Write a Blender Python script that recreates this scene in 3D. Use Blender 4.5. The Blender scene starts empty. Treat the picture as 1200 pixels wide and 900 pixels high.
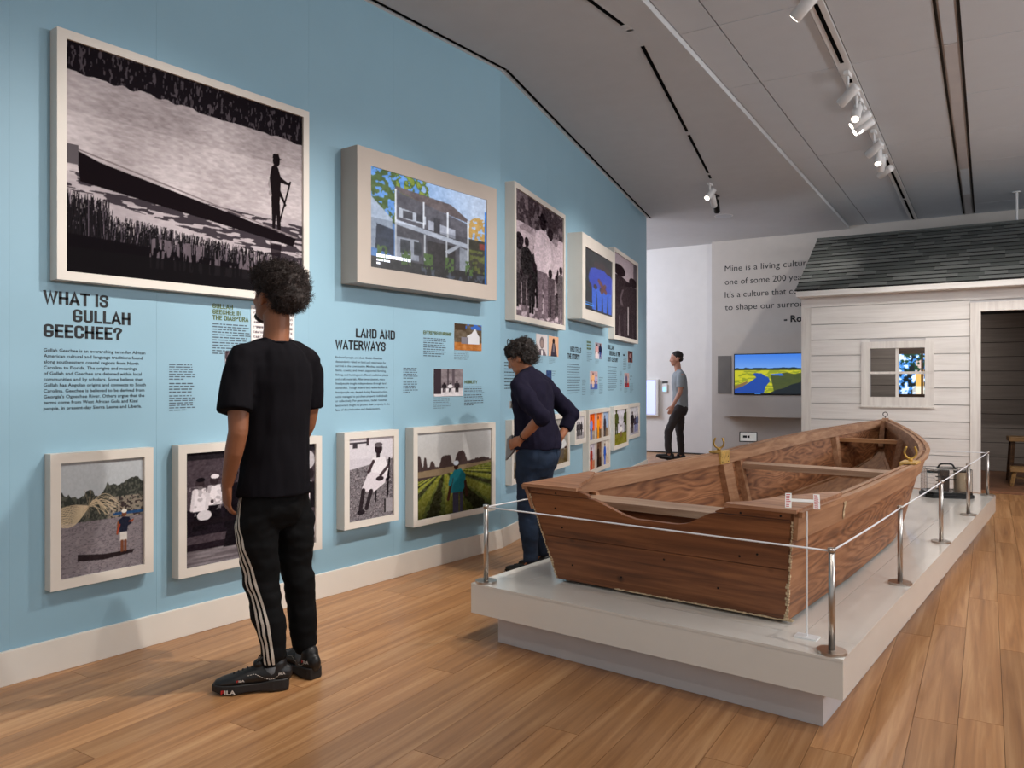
import bpy, bmesh, math, random
import numpy as np
from mathutils import Vector, Matrix, noise as mnoise
from mathutils.bvhtree import BVHTree

# ------------------------------------------------------------------ camera, world, exposure
C = bpy.context.scene.collection
scn = bpy.context.scene
FPX, CAMZ = 905.0, 1.36
YAW = math.atan2(690.0, 905.0)            # camera turned left of the long (Y) axis of the gallery
cam_data = bpy.data.cameras.new('camera'); cam = bpy.data.objects.new('camera', cam_data); C.objects.link(cam)
cam_data.sensor_width = 36.0; cam_data.lens = 36.0*FPX/1200.0
cam_data.shift_y = -3.0/1200.0
cam.location = (0, 0, CAMZ); cam.rotation_euler = (math.radians(90), 0, YAW)
cam_data.clip_start = 0.05
scn.camera = cam
scn.view_settings.view_transform = 'Standard'; scn.view_settings.look = 'None'
scn.view_settings.exposure = 0.18; scn.view_settings.gamma = 1.0; scn.view_settings.use_curve_mapping = False
wd = bpy.data.worlds.new('world'); scn.world = wd; wd.use_nodes = True
bg = wd.node_tree.nodes['Background']; bg.inputs[0].default_value = (0.96, 0.975, 1.0, 1); bg.inputs[1].default_value = 0.48

GA = 0.0997                                # ceiling grid, floor boards and cabin are turned by this angle
ca, sa = math.cos(GA), math.sin(GA)
def G(x, y, z=0.0): return Vector((x*ca-y*sa, x*sa+y*ca, z))
KINK = Vector((-3.9, 4.96, 0)); WEND = Vector((-5.59, 10.76, 0))
T2 = (WEND-KINK).normalized(); N2 = Vector((T2.y, -T2.x, 0)); L2 = (WEND-KINK).length
A1 = math.radians(90); A2 = math.atan2(T2.y, T2.x)
def W1(y, z, d=0.0): return Vector((-3.9+d, y, z))
def W2(s, z, d=0.0):
    p = KINK + T2*s + N2*d; return Vector((p.x, p.y, z))
def lin(c):
    c = np.asarray(c, dtype=float)/255.0
    return np.where(c <= 0.04045, c/12.92, ((c+0.055)/1.055)**2.4)
def srgb(r, g, b): l = lin((r, g, b)); return (float(l[0]), float(l[1]), float(l[2]), 1.0)

# lamps: (location, target, power, cone degrees, blend, colour)
WARM = (1.0, 0.945, 0.88); COOL = (0.93, 0.95, 1.0)
def spot(loc, target, power, cone, blend=1.0, col=WARM, size=0.03):
    d = bpy.data.lights.new('spot_lamp', 'SPOT'); d.energy = power; d.spot_size = math.radians(cone)
    d.spot_blend = blend; d.color = col; d.shadow_soft_size = size
    o = bpy.data.objects.new('spot_lamp', d); C.objects.link(o); o.location = loc
    o.rotation_euler = (Vector(target)-Vector(loc)).to_track_quat('-Z', 'Y').to_euler()
    return o
TZ = 3.74                                  # height of the lamp heads on the long track
SPOTS = [  # on the long track (grid x -0.99)
 (G(-0.99, 0.9, TZ), (-3.9, 0.3, 1.0), 80, 72), (G(-0.99, 2.1, TZ), (-3.9, 2.0, 1.0), 80, 76),
 (G(-0.99, 3.25, TZ), (-3.9, 1.9, 0.75), 270, 72), (G(-0.99, 4.2, TZ), (-3.9, 3.4, 0.9), 220, 72),
 (G(-0.99, 5.15, TZ), (-4.1, 5.0, 1.0), 170, 70), (G(-0.99, 6.95, TZ), (-4.75, 7.2, 1.35), 330, 62),
 (G(-0.99, 8.7, TZ), (-5.2, 9.2, 1.35), 350, 54),
 (G(-0.99, 7.45, TZ), (-1.6, 4.6, 0.6), 130, 50), (G(-0.99, 1.6, TZ), (-1.8, 3.6, 0.5), 50, 70),
 (G(-0.99, 9.05, TZ), (-1.5, 7.0, 0.7), 90, 50),
 (G(-0.99, 7.7, TZ), (-2.0, 11.4, 1.5), 110, 56), (G(-0.99, 9.3, TZ), (-0.9, 11.4, 1.5), 40, 70),
 (G(-0.99, 9.7, TZ), (-5.1, 13.3, 2.4), 120, 50),
 (G(1.3, 2.6, TZ), (0.6, 4.2, 0.0), 130, 90), (G(1.3, 5.6, TZ), (0.3, 6.8, 0.0), 150, 90), (G(1.3, 8.6, TZ), (-0.3, 10.2, 1.2), 170, 96),
 (G(-0.99, 0.2, TZ), (-1.6, 1.4, 0.0), 50, 100),
]
for p, t, e, c in SPOTS:      # the light leaves at the lens, 0.1 m in front of the middle of the lamp head
    spot(Vector(p)+(Vector(t)-Vector(p)).normalized()*0.105, t, e, c)
spot((-4.01, 9.31, 3.62), (-4.4, 7.0, 1.6), 30, 60, col=WARM)
# unseen area lights, added for cool fill beyond the end of the blue wall
def area(loc, target, power, sx, sy, col):
    d = bpy.data.lights.new('area_fill', 'AREA'); d.shape = 'RECTANGLE'; d.size = sx; d.size_y = sy; d.energy = power; d.color = col
    o = bpy.data.objects.new('area_fill', d); C.objects.link(o); o.location = loc
    o.rotation_euler = (Vector(target)-Vector(loc)).to_track_quat('-Z', 'Y').to_euler()
area((-9.0, 11.0, 3.0), (-6.0, 13.6, 1.4), 90, 1.5, 1.5, (0.80, 0.85, 1.0))
spot(G(-0.9, 12.2, 2.38), G(-1.2, 13.4, 1.2), 40, 150)  # unseen lamp added under the cabin ceiling to brighten its interior
# added uplights by the right wall, unseen and without fixture, to brighten the ceiling
for yy in (2.5, 5.5, 8.5): area(G(4.7, yy, 2.9), G(0.5, yy+0.3, 3.95), 74, 2.6, 0.25, (0.95, 0.97, 1.0))
area((-7.6, 8.9, 2.6), (-6.4, 11.4, 3.9), 35, 1.0, 1.0, (0.85, 0.9, 1.0))  # unseen fill light added to lift the far ceiling

# ------------------------------------------------------------------ helpers
def link(o, parent=None):
    C.objects.link(o)
    if parent is not None: o.parent = parent
    return o
def tag(o, label=None, cat=None, group=None, kind=None):
    if label: o['label'] = label
    if cat: o['category'] = cat
    if group: o['group'] = group
    if kind: o['kind'] = kind
    return o
def thing(name, label, cat, loc=(0, 0, 0), rz=0.0, group=None):
    o = bpy.data.objects.new(name, None); o.empty_display_size = 0.1; C.objects.link(o)
    o.location = loc; o.rotation_euler = (0, 0, rz)
    return tag(o, label, cat, group)
def obj(name, bm, m, parent=None, smooth=False, loc=None, rz=None):
    if isinstance(bm, bmesh.types.BMesh):
        me = bpy.data.meshes.new(name); bm.normal_update(); bm.to_mesh(me); bm.free()
    else: me = bm
    for k in (m if isinstance(m, (list, tuple)) else [m]): me.materials.append(k)
    if smooth: me.polygons.foreach_set('use_smooth', [True]*len(me.polygons))
    o = link(bpy.data.objects.new(name, me), parent)
    if loc is not None: o.location = loc
    if rz is not None: o.rotation_euler = (0, 0, rz)
    return o
def inst(name, me, parent=None, loc=(0, 0, 0), scale=(1, 1, 1), rot=(0, 0, 0)):
    o = link(bpy.data.objects.new(name, me), parent); o.location = loc; o.scale = scale; o.rotation_euler = rot; return o
def B(): return bmesh.new()
def box(bm, x0, x1, y0, y1, z0, z1, mat=0, bev=0.0):
    v = [bm.verts.new(p) for p in ((x0,y0,z0),(x1,y0,z0),(x1,y1,z0),(x0,y1,z0),(x0,y0,z1),(x1,y0,z1),(x1,y1,z1),(x0,y1,z1))]
    fs = [bm.faces.new([v[i] for i in f]) for f in ((0,3,2,1),(4,5,6,7),(0,1,5,4),(1,2,6,5),(2,3,7,6),(3,0,4,7))]
    for f in fs: f.material_index = mat
    if bev > 0:
        es = list({e for f in fs for e in f.edges})
        bmesh.ops.bevel(bm, geom=es, offset=bev, segments=2, affect='EDGES', profile=0.5)
    return bm
def bx(name, b, m, parent=None, bev=0.0): return obj(name, box(B(), *b, bev=bev), m, parent)
def prism(bm, pts, z0, z1, axis='z'):
    def P(a, b, c): return (a, b, c) if axis == 'z' else ((a, c, b) if axis == 'y' else (c, a, b))
    lo = [bm.verts.new(P(p[0], p[1], z0)) for p in pts]; hi = [bm.verts.new(P(p[0], p[1], z1)) for p in pts]
    bm.faces.new(lo[::-1]); bm.faces.new(hi)
    n = len(pts)
    for i in range(n): bm.faces.new((lo[i], lo[(i+1) % n], hi[(i+1) % n], hi[i]))
    bmesh.ops.recalc_face_normals(bm, faces=bm.faces)
    return bm
def frames(pts, side):
    out = []; n = len(pts)
    for i in range(n):
        t = (pts[min(i+1, n-1)]-pts[max(i-1, 0)]).normalized()
        u = side - t*side.dot(t)
        if u.length < 1e-4: u = t.orthogonal()
        u.normalize(); out.append((t, u, t.cross(u)))
    return out
def tube(bm, pts, rad, side=Vector((0, 1, 0)), seg=14, cap='round'):
    """loft elliptical rings; rad: list of r or (a along side, b across)"""
    pts = [Vector(p) for p in pts]; side = Vector(side)
    rr = [(r, r) if not isinstance(r, (tuple, list)) else r for r in rad]
    fr = frames(pts, side); rings = []
    def ring(p, a, b, u, v): return [bm.verts.new(p + u*a*math.cos(2*math.pi*k/seg) + v*b*math.sin(2*math.pi*k/seg)) for k in range(seg)]
    P = list(zip(pts, rr, fr))
    if cap == 'round':
        p, (a, b), (t, u, v) = P[0]; m = min(a, b)
        s0 = bm.verts.new(p-t*m*0.8); rings.append(ring(p-t*m*0.5, a*0.75, b*0.75, u, v))
    for p, (a, b), (t, u, v) in P: rings.append(ring(p, a, b, u, v))
    if cap == 'round':
        p, (a, b), (t, u, v) = P[-1]; m = min(a, b)
        rings.append(ring(p+t*m*0.5, a*0.75, b*0.75, u, v)); s1 = bm.verts.new(p+t*m*0.8)
    else: s0 = bm.verts.new(pts[0]); s1 = bm.verts.new(pts[-1])
    for r0, r1 in zip(rings, rings[1:]):
        for k in range(seg): bm.faces.new((r0[k], r0[(k+1) % seg], r1[(k+1) % seg], r1[k]))
    for k in range(seg):
        bm.faces.new((s0, rings[0][(k+1) % seg], rings[0][k])); bm.faces.new((s1, rings[-1][k], rings[-1][(k+1) % seg]))
    return bm
def cyl(bm, p0, p1, r, seg=20, r1=None): return tube(bm, [p0, p1], [r, r if r1 is None else r1], side=(0.3, 1, 0.2), seg=seg, cap='flat')
def ell(bm, c, r, rot=None, sub=3):
    M = Matrix.Translation(Vector(c)) @ (rot.to_4x4() if rot is not None else Matrix.Identity(4)) @ Matrix.Diagonal((r[0], r[1], r[2], 1))
    bmesh.ops.create_icosphere(bm, subdivisions=sub, radius=1.0, matrix=M); return bm
def bez(pts, n=8):
    """Catmull-Rom through pts"""
    P = [Vector(p) for p in pts]; P = [P[0]*2-P[1]] + P + [P[-1]*2-P[-2]]; out = []
    for i in range(1, len(P)-2):
        for k in range(n):
            t = k/n; a, b, c, d = P[i-1], P[i], P[i+1], P[i+2]
            out.append(0.5*((2*b)+(c-a)*t+(2*a-5*b+4*c-d)*t*t+(3*b-a-3*c+d)*t**3))
    out.append(P[-2]); return out
def interp(xs, ys, x): return float(np.interp(x, xs, ys))

# ------------------------------------------------------------------ materials
def mat(name, col, rough=0.6, metal=0.0, var=0.06, scale=6.0, bump=0.0, bscale=60.0, spec=0.5, emit=0.0, coat=0.0, stretch=None, trans=0.0, ior=1.45, sheen=0.0):
    m = bpy.data.materials.new(name); m.use_nodes = True; nt = m.node_tree; N = nt.nodes; Lk = nt.links
    p = N['Principled BSDF']; c = srgb(*col)
    tc = N.new('ShaderNodeTexCoord'); mp = N.new('ShaderNodeMapping'); Lk.new(tc.outputs['Object'], mp.inputs[0])
    if stretch: mp.inputs['Scale'].default_value = stretch
    nz = N.new('ShaderNodeTexNoise'); nz.inputs['Scale'].default_value = scale; nz.inputs['Detail'].default_value = 4
    Lk.new(mp.outputs[0], nz.inputs['Vector'])
    cr = N.new('ShaderNodeValToRGB'); Lk.new(nz.outputs['Fac'], cr.inputs[0])
    cr.color_ramp.elements[0].position = 0.3; cr.color_ramp.elements[1].position = 0.7
    cr.color_ramp.elements[0].color = tuple(max(0, k*(1-var)) for k in c[:3])+(1,)
    cr.color_ramp.elements[1].color = tuple(min(1, k*(1+var)) for k in c[:3])+(1,)
    Lk.new(cr.outputs[0], p.inputs['Base Color'])
    p.inputs['Roughness'].default_value = rough; p.inputs['Metallic'].default_value = metal
    p.inputs['Specular IOR Level'].default_value = spec; p.inputs['Coat Weight'].default_value = coat
    p.inputs['Transmission Weight'].default_value = trans; p.inputs['IOR'].default_value = ior
    if sheen: p.inputs['Sheen Weight'].default_value = sheen
    if emit: Lk.new(cr.outputs[0], p.inputs['Emission Color']); p.inputs['Emission Strength'].default_value = emit
    if bump:
        n2 = N.new('ShaderNodeTexNoise'); n2.inputs['Scale'].default_value = bscale; n2.inputs['Detail'].default_value = 3
        Lk.new(mp.outputs[0], n2.inputs['Vector'])
        bp = N.new('ShaderNodeBump'); bp.inputs['Strength'].default_value = bump; bp.inputs['Distance'].default_value = 0.004
        Lk.new(n2.outputs['Fac'], bp.inputs['Height']); Lk.new(bp.outputs[0], p.inputs['Normal'])
    return m
def attr_mat(name, rough=0.35, emit=0.0, spec=0.5):
    m = bpy.data.materials.new(name); m.use_nodes = True; nt = m.node_tree; p = nt.nodes['Principled BSDF']
    a = nt.nodes.new('ShaderNodeVertexColor'); a.layer_name = 'ink'
    p.inputs['Roughness'].default_value = rough; p.inputs['Specular IOR Level'].default_value = spec
    if emit:
        nt.links.new(a.outputs[0], p.inputs['Emission Color']); p.inputs['Emission Strength'].default_value = emit
        p.inputs['Base Color'].default_value = (0.01, 0.01, 0.01, 1)
    else: nt.links.new(a.outputs[0], p.inputs['Base Color'])
    return m
def wood(name, dark, mid, light, axis='y', scale=1.0, rings=0.0, rough=0.5, rnd='object', coords='Object', bump=0.15, stretch=14.0, hue_amt=0.25, rot=0.0, knots=False):
    """grain runs along `axis`; rnd object: brightness varies per object; attr: per face attribute 'tone'"""
    m = bpy.data.materials.new(name); m.use_nodes = True; nt = m.node_tree; N = nt.nodes; Lk = nt.links; p = N['Principled BSDF']
    if coords == 'Object': src = N.new('ShaderNodeTexCoord').outputs['Object']
    else: src = N.new('ShaderNodeNewGeometry').outputs['Position']
    if rnd == 'object': r = N.new('ShaderNodeObjectInfo').outputs['Random']
    else:
        at = N.new('ShaderNodeAttribute'); at.attribute_name = 'tone'; r = at.outputs['Fac']
    off = N.new('ShaderNodeMath'); off.operation = 'MULTIPLY'; off.inputs[1].default_value = 37.0; Lk.new(r, off.inputs[0])
    r0 = N.new('ShaderNodeMapping'); r0.inputs['Rotation'].default_value = (0, 0, rot); Lk.new(src, r0.inputs[0])
    ad = N.new('ShaderNodeVectorMath'); ad.operation = 'ADD'; Lk.new(r0.outputs[0], ad.inputs[0]); Lk.new(off.outputs[0], ad.inputs[1])
    mp = N.new('ShaderNodeMapping'); s = [stretch*scale]*3; s['xyz'.index(axis)] = scale*0.9; mp.inputs['Scale'].default_value = s
    Lk.new(ad.outputs[0], mp.inputs[0])
    n1 = N.new('ShaderNodeTexNoise'); n1.inputs['Scale'].default_value = 1.0; n1.inputs['Detail'].default_value = 6; n1.inputs['Roughness'].default_value = 0.6
    n1.inputs['Distortion'].default_value = 0.6; Lk.new(mp.outputs[0], n1.inputs['Vector'])
    fac = n1.outputs['Fac']
    if rings > 0:
        mp2 = N.new('ShaderNodeMapping'); s2 = [3.6*scale]*3; s2['xyz'.index(axis)] = scale*0.45; mp2.inputs['Scale'].default_value = s2
        Lk.new(ad.outputs[0], mp2.inputs[0])
        n2 = N.new('ShaderNodeTexNoise'); n2.inputs['Scale'].default_value = 1.0; n2.inputs['Detail'].default_value = 1.5; Lk.new(mp2.outputs[0], n2.inputs['Vector'])
        mu = N.new('ShaderNodeMath'); mu.operation = 'MULTIPLY'; mu.inputs[1].default_value = 95.0; Lk.new(n2.outputs['Fac'], mu.inputs[0])
        si = N.new('ShaderNodeMath'); si.operation = 'SINE'; Lk.new(mu.outputs[0], si.inputs[0])
        ma = N.new('ShaderNodeMath'); ma.operation = 'MULTIPLY_ADD'; ma.inputs[1].default_value = rings; Lk.new(si.outputs[0], ma.inputs[0]); Lk.new(n1.outputs['Fac'], ma.inputs[2])
        fac = ma.outputs[0]
    cr = N.new('ShaderNodeValToRGB'); e = cr.color_ramp.elements
    e[0].position = 0.28; e[0].color = srgb(*dark); e[1].position = 0.72; e[1].color = srgb(*light)
    k = e.new(0.5); k.color = srgb(*mid); Lk.new(fac, cr.inputs[0])
    col = cr.outputs[0]
    if knots:
        vo = N.new('ShaderNodeTexVoronoi'); vo.inputs['Scale'].default_value = 3.2; Lk.new(ad.outputs[0], vo.inputs['Vector'])
        kr = N.new('ShaderNodeValToRGB'); kr.color_ramp.elements[0].position = 0.035; kr.color_ramp.elements[0].color = (0.35, 0.3, 0.28, 1)
        kr.color_ramp.elements[1].position = 0.085; kr.color_ramp.elements[1].color = (1, 1, 1, 1); Lk.new(vo.outputs['Distance'], kr.inputs[0])
        mk = N.new('ShaderNodeMix'); mk.data_type = 'RGBA'; mk.blend_type = 'MULTIPLY'; mk.inputs['Factor'].default_value = 1.0
        Lk.new(col, mk.inputs[6]); Lk.new(kr.outputs[0], mk.inputs[7]); col = mk.outputs[2]
    hs = N.new('ShaderNodeHueSaturation'); Lk.new(col, hs.inputs['Color'])
    v = N.new('ShaderNodeMath'); v.operation = 'MULTIPLY_ADD'; v.inputs[1].default_value = hue_amt; v.inputs[2].default_value = 1-hue_amt/2
    Lk.new(r, v.inputs[0]); Lk.new(v.outputs[0], hs.inputs['Value']); Lk.new(hs.outputs[0], p.inputs['Base Color'])
    p.inputs['Roughness'].default_value = rough
    bp = N.new('ShaderNodeBump'); bp.inputs['Strength'].default_value = bump; bp.inputs['Distance'].default_value = 0.002
    Lk.new(fac, bp.inputs['Height']); Lk.new(bp.outputs[0], p.inputs['Normal'])
    return m
M = {}
M['blue'] = mat('blue_wall_paint', (140, 176, 194), 0.5, var=0.02, scale=2)
M['white'] = mat('white_wall_paint', (222, 219, 216), 0.7, var=0.02)
M['grey_wall'] = mat('grey_wall_paint', (196, 189, 182), 0.7, var=0.02)
M['base'] = mat('cream_trim_paint', (226, 219, 209), 0.4, var=0.02)
M['frame'] = mat('off_white_lacquer', (216, 208, 198), 0.4, var=0.02)
M['beige'] = mat('beige_lacquer', (180, 168, 158), 0.4, var=0.02)
M['soffit'] = mat('ceiling_plaster', (198, 199, 201), 0.85, var=0.02)
M['tile'] = mat('ceiling_tile_white', (206, 211, 217), 0.8, var=0.015)
M['black'] = mat('black_plastic', (12, 12, 13), 0.5, var=0.1, spec=0.3); M['slotblack'] = mat('black_slot', (6, 6, 6), 0.95, spec=0.05)
M['gap'] = mat('dark_gap', (60, 58, 56), 0.8)
M['lampwhite'] = mat('white_lamp_enamel', (225, 225, 225), 0.35, var=0.02)
M['glow'] = mat('lamp_lens', (255, 244, 226), 0.3, var=0.0, emit=6.0)
M['slab'] = mat('platform_lacquer', (222, 217, 209), 0.16, var=0.015, coat=0.3)
M['plinth'] = mat('platform_plinth_paint', (196, 192, 192), 0.5, var=0.03)
M['steel'] = mat('brushed_steel', (190, 184, 178), 0.28, 1.0, var=0.05, stretch=(1, 1, 40))
M['cord'] = mat('white_elastic_cord', (235, 235, 238), 0.6)
M['ink'] = mat('black_vinyl', (20, 23, 28), 0.6)
M['ink2'] = mat('grey_vinyl', (70, 84, 95), 0.6)
M['ink3'] = mat('pale_grey_vinyl', (108, 130, 143), 0.6)
M['olive'] = mat('olive_green_vinyl', (84, 100, 44), 0.6)
M['print'] = attr_mat('photo_print', 0.8, spec=0.0)
M['screen'] = attr_mat('lit_display', 0.3, emit=1.0)
M['housing'] = M['beige']
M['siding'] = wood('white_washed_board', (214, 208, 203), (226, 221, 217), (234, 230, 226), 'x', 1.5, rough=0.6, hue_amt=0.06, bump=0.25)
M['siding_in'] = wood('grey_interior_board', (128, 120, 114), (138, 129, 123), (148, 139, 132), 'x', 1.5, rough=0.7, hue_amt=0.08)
M['trimw'] = wood('white_washed_trim', (212, 204, 199), (226, 220, 214), (236, 231, 225), 'z', 1.5, rough=0.6, hue_amt=0.04, bump=0.2)
M['shingle'] = mat('asphalt_shingle', (118, 121, 119), 0.95, var=0.22, scale=90, bump=0.6, bscale=300)
M['shingle2'] = mat('asphalt_shingle_dark', (90, 94, 92), 0.95, var=0.22, scale=90, bump=0.6, bscale=300)
M['oak'] = wood('oak_floor', (138, 94, 58), (168, 120, 77), (192, 147, 103), 'y', 1.0, rough=0.33, coords='pos', rot=-GA, hue_amt=0.34, bump=0.05, stretch=26.0)
M['oak2'] = wood('oak_floor_far', (138, 94, 58), (168, 120, 77), (192, 147, 103), 'y', 1.0, rough=0.33, rnd='attr', coords='pos', rot=-GA, hue_amt=0.34, bump=0.05, stretch=26.0)
M['cabin_floor'] = wood('red_brown_cabin_floor', (96, 62, 44), (122, 82, 58), (140, 98, 72), 'x', 1.2, rough=0.4)
M['ply'] = wood('plywood_brown', (96, 56, 32), (140, 90, 55), (168, 116, 78), 'y', 1.7, rings=0.10, rough=0.55, hue_amt=0.12)
M['ply_floor'] = wood('plywood_floor', (118, 76, 46), (148, 102, 66), (168, 122, 84), 'y', 1.3, rings=0.06, rough=0.6, hue_amt=0.1)
M['plank'] = wood('transom_plank', (70, 38, 20), (118, 70, 40), (150, 96, 58), 'x', 1.6, rough=0.5, hue_amt=0.2, knots=True)
M['rail'] = wood('gunwale_wood', (136, 92, 62), (166, 120, 86), (190, 146, 110), 'y', 1.6, rough=0.55, hue_amt=0.15)
M['thwart'] = wood('thwart_wood', (146, 112, 88), (176, 142, 116), (196, 166, 140), 'x', 1.6, rough=0.55, hue_amt=0.15)
M['thwart2'] = wood('orange_thwart_wood', (150, 100, 60), (178, 126, 82), (196, 148, 104), 'x', 1.6, rough=0.5, hue_amt=0.1)
M['knee'] = wood('corner_deck_wood', (130, 84, 56), (158, 110, 78), (184, 138, 106), 'x', 1.4, rings=0.08, rough=0.55, hue_amt=0.1)
M['splinter'] = mat('splintered_pale_wood', (196, 172, 138), 0.9, var=0.4, scale=70, bump=1.0, bscale=90)
M['brass'] = mat('yellowed_brass', (196, 158, 84), 0.35, 0.85, var=0.25, scale=30)
M['yellow_block'] = mat('varnished_yellow_block', (205, 165, 92), 0.45, var=0.25, scale=40)
M['dark_wood'] = wood('dark_stool_wood', (48, 32, 22), (72, 50, 34), (98, 70, 46), 'x', 2.0, rough=0.5)
M['gold_wood'] = wood('golden_stool_wood', (104, 76, 44), (138, 104, 62), (160, 124, 78), 'x', 2.0, rough=0.5)
M['glass'] = mat('clear_glass', (255, 255, 255), 0.02, trans=1.0, var=0.0)
M['iron'] = mat('black_enamel', (26, 27, 27), 0.3, var=0.2)
M['silver'] = mat('pale_metal_drum', (190, 176, 150), 0.35, 0.7, var=0.1)
M['card'] = mat('white_card', (236, 234, 230), 0.6)
M['skin1'] = mat('brown_skin', (132, 82, 54), 0.5, var=0.12, scale=14, bump=0.1, bscale=200)
M['skin2'] = mat('tan_skin', (172, 112, 80), 0.5, var=0.08, scale=14, bump=0.1, bscale=200)
M['skin3'] = mat('light_skin', (186, 134, 112), 0.5, var=0.08, scale=14)
M['hair1'] = mat('dark_brown_hair', (38, 26, 22), 0.7, var=0.4, scale=40, bump=0.5)
M['hair2'] = mat('black_brown_hair', (34, 24, 20), 0.6, var=0.4, scale=40, bump=0.6, bscale=120)
M['tee'] = mat('black_cotton', (15, 13, 17), 0.9, var=0.12, bump=0.2, bscale=25, spec=0.12)
M['track'] = mat('black_polyester', (9, 9, 10), 0.8, var=0.1, bump=0.2, bscale=20, spec=0.15)
M['stripe'] = mat('off_white_stripe', (190, 180, 168), 0.7, var=0.1, scale=60)
M['shoe'] = mat('black_leather', (20, 18, 18), 0.4, var=0.2, scale=30, bump=0.2)
M['sole'] = mat('black_rubber', (26, 22, 21), 0.6, var=0.1)
M['shoewhite'] = mat('white_stitching', (200, 190, 180), 0.6)
M['shoered'] = mat('red_print', (190, 40, 36), 0.6)
M['sock'] = mat('grey_sock', (92, 92, 94), 0.9)
M['cardigan'] = mat('navy_knit', (27, 24, 40), 0.95, var=0.12, scale=10, bump=0.5, bscale=60, spec=0.15)
M['denim'] = mat('blue_denim', (24, 40, 62), 0.9, var=0.3, scale=9, bump=0.4, bscale=50)
M['greycloth'] = mat('grey_cloth', (150, 150, 152), 0.9)
M['greytee'] = mat('grey_cotton', (142, 148, 152), 0.9, var=0.05)
M['darktrouser'] = mat('dark_brown_trousers', (52, 46, 46), 0.9, var=0.1)
M['eye'] = mat('eye_white', (225, 220, 212), 0.2)
M['butt'] = mat('shingle_shadow_edge', (26, 28, 28), 0.95)  # shadow lines between the shingle rows, put into the colour
M['ring'] = mat('weathered_iron', (90, 92, 90), 0.4, 0.8, var=0.2)
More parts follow.
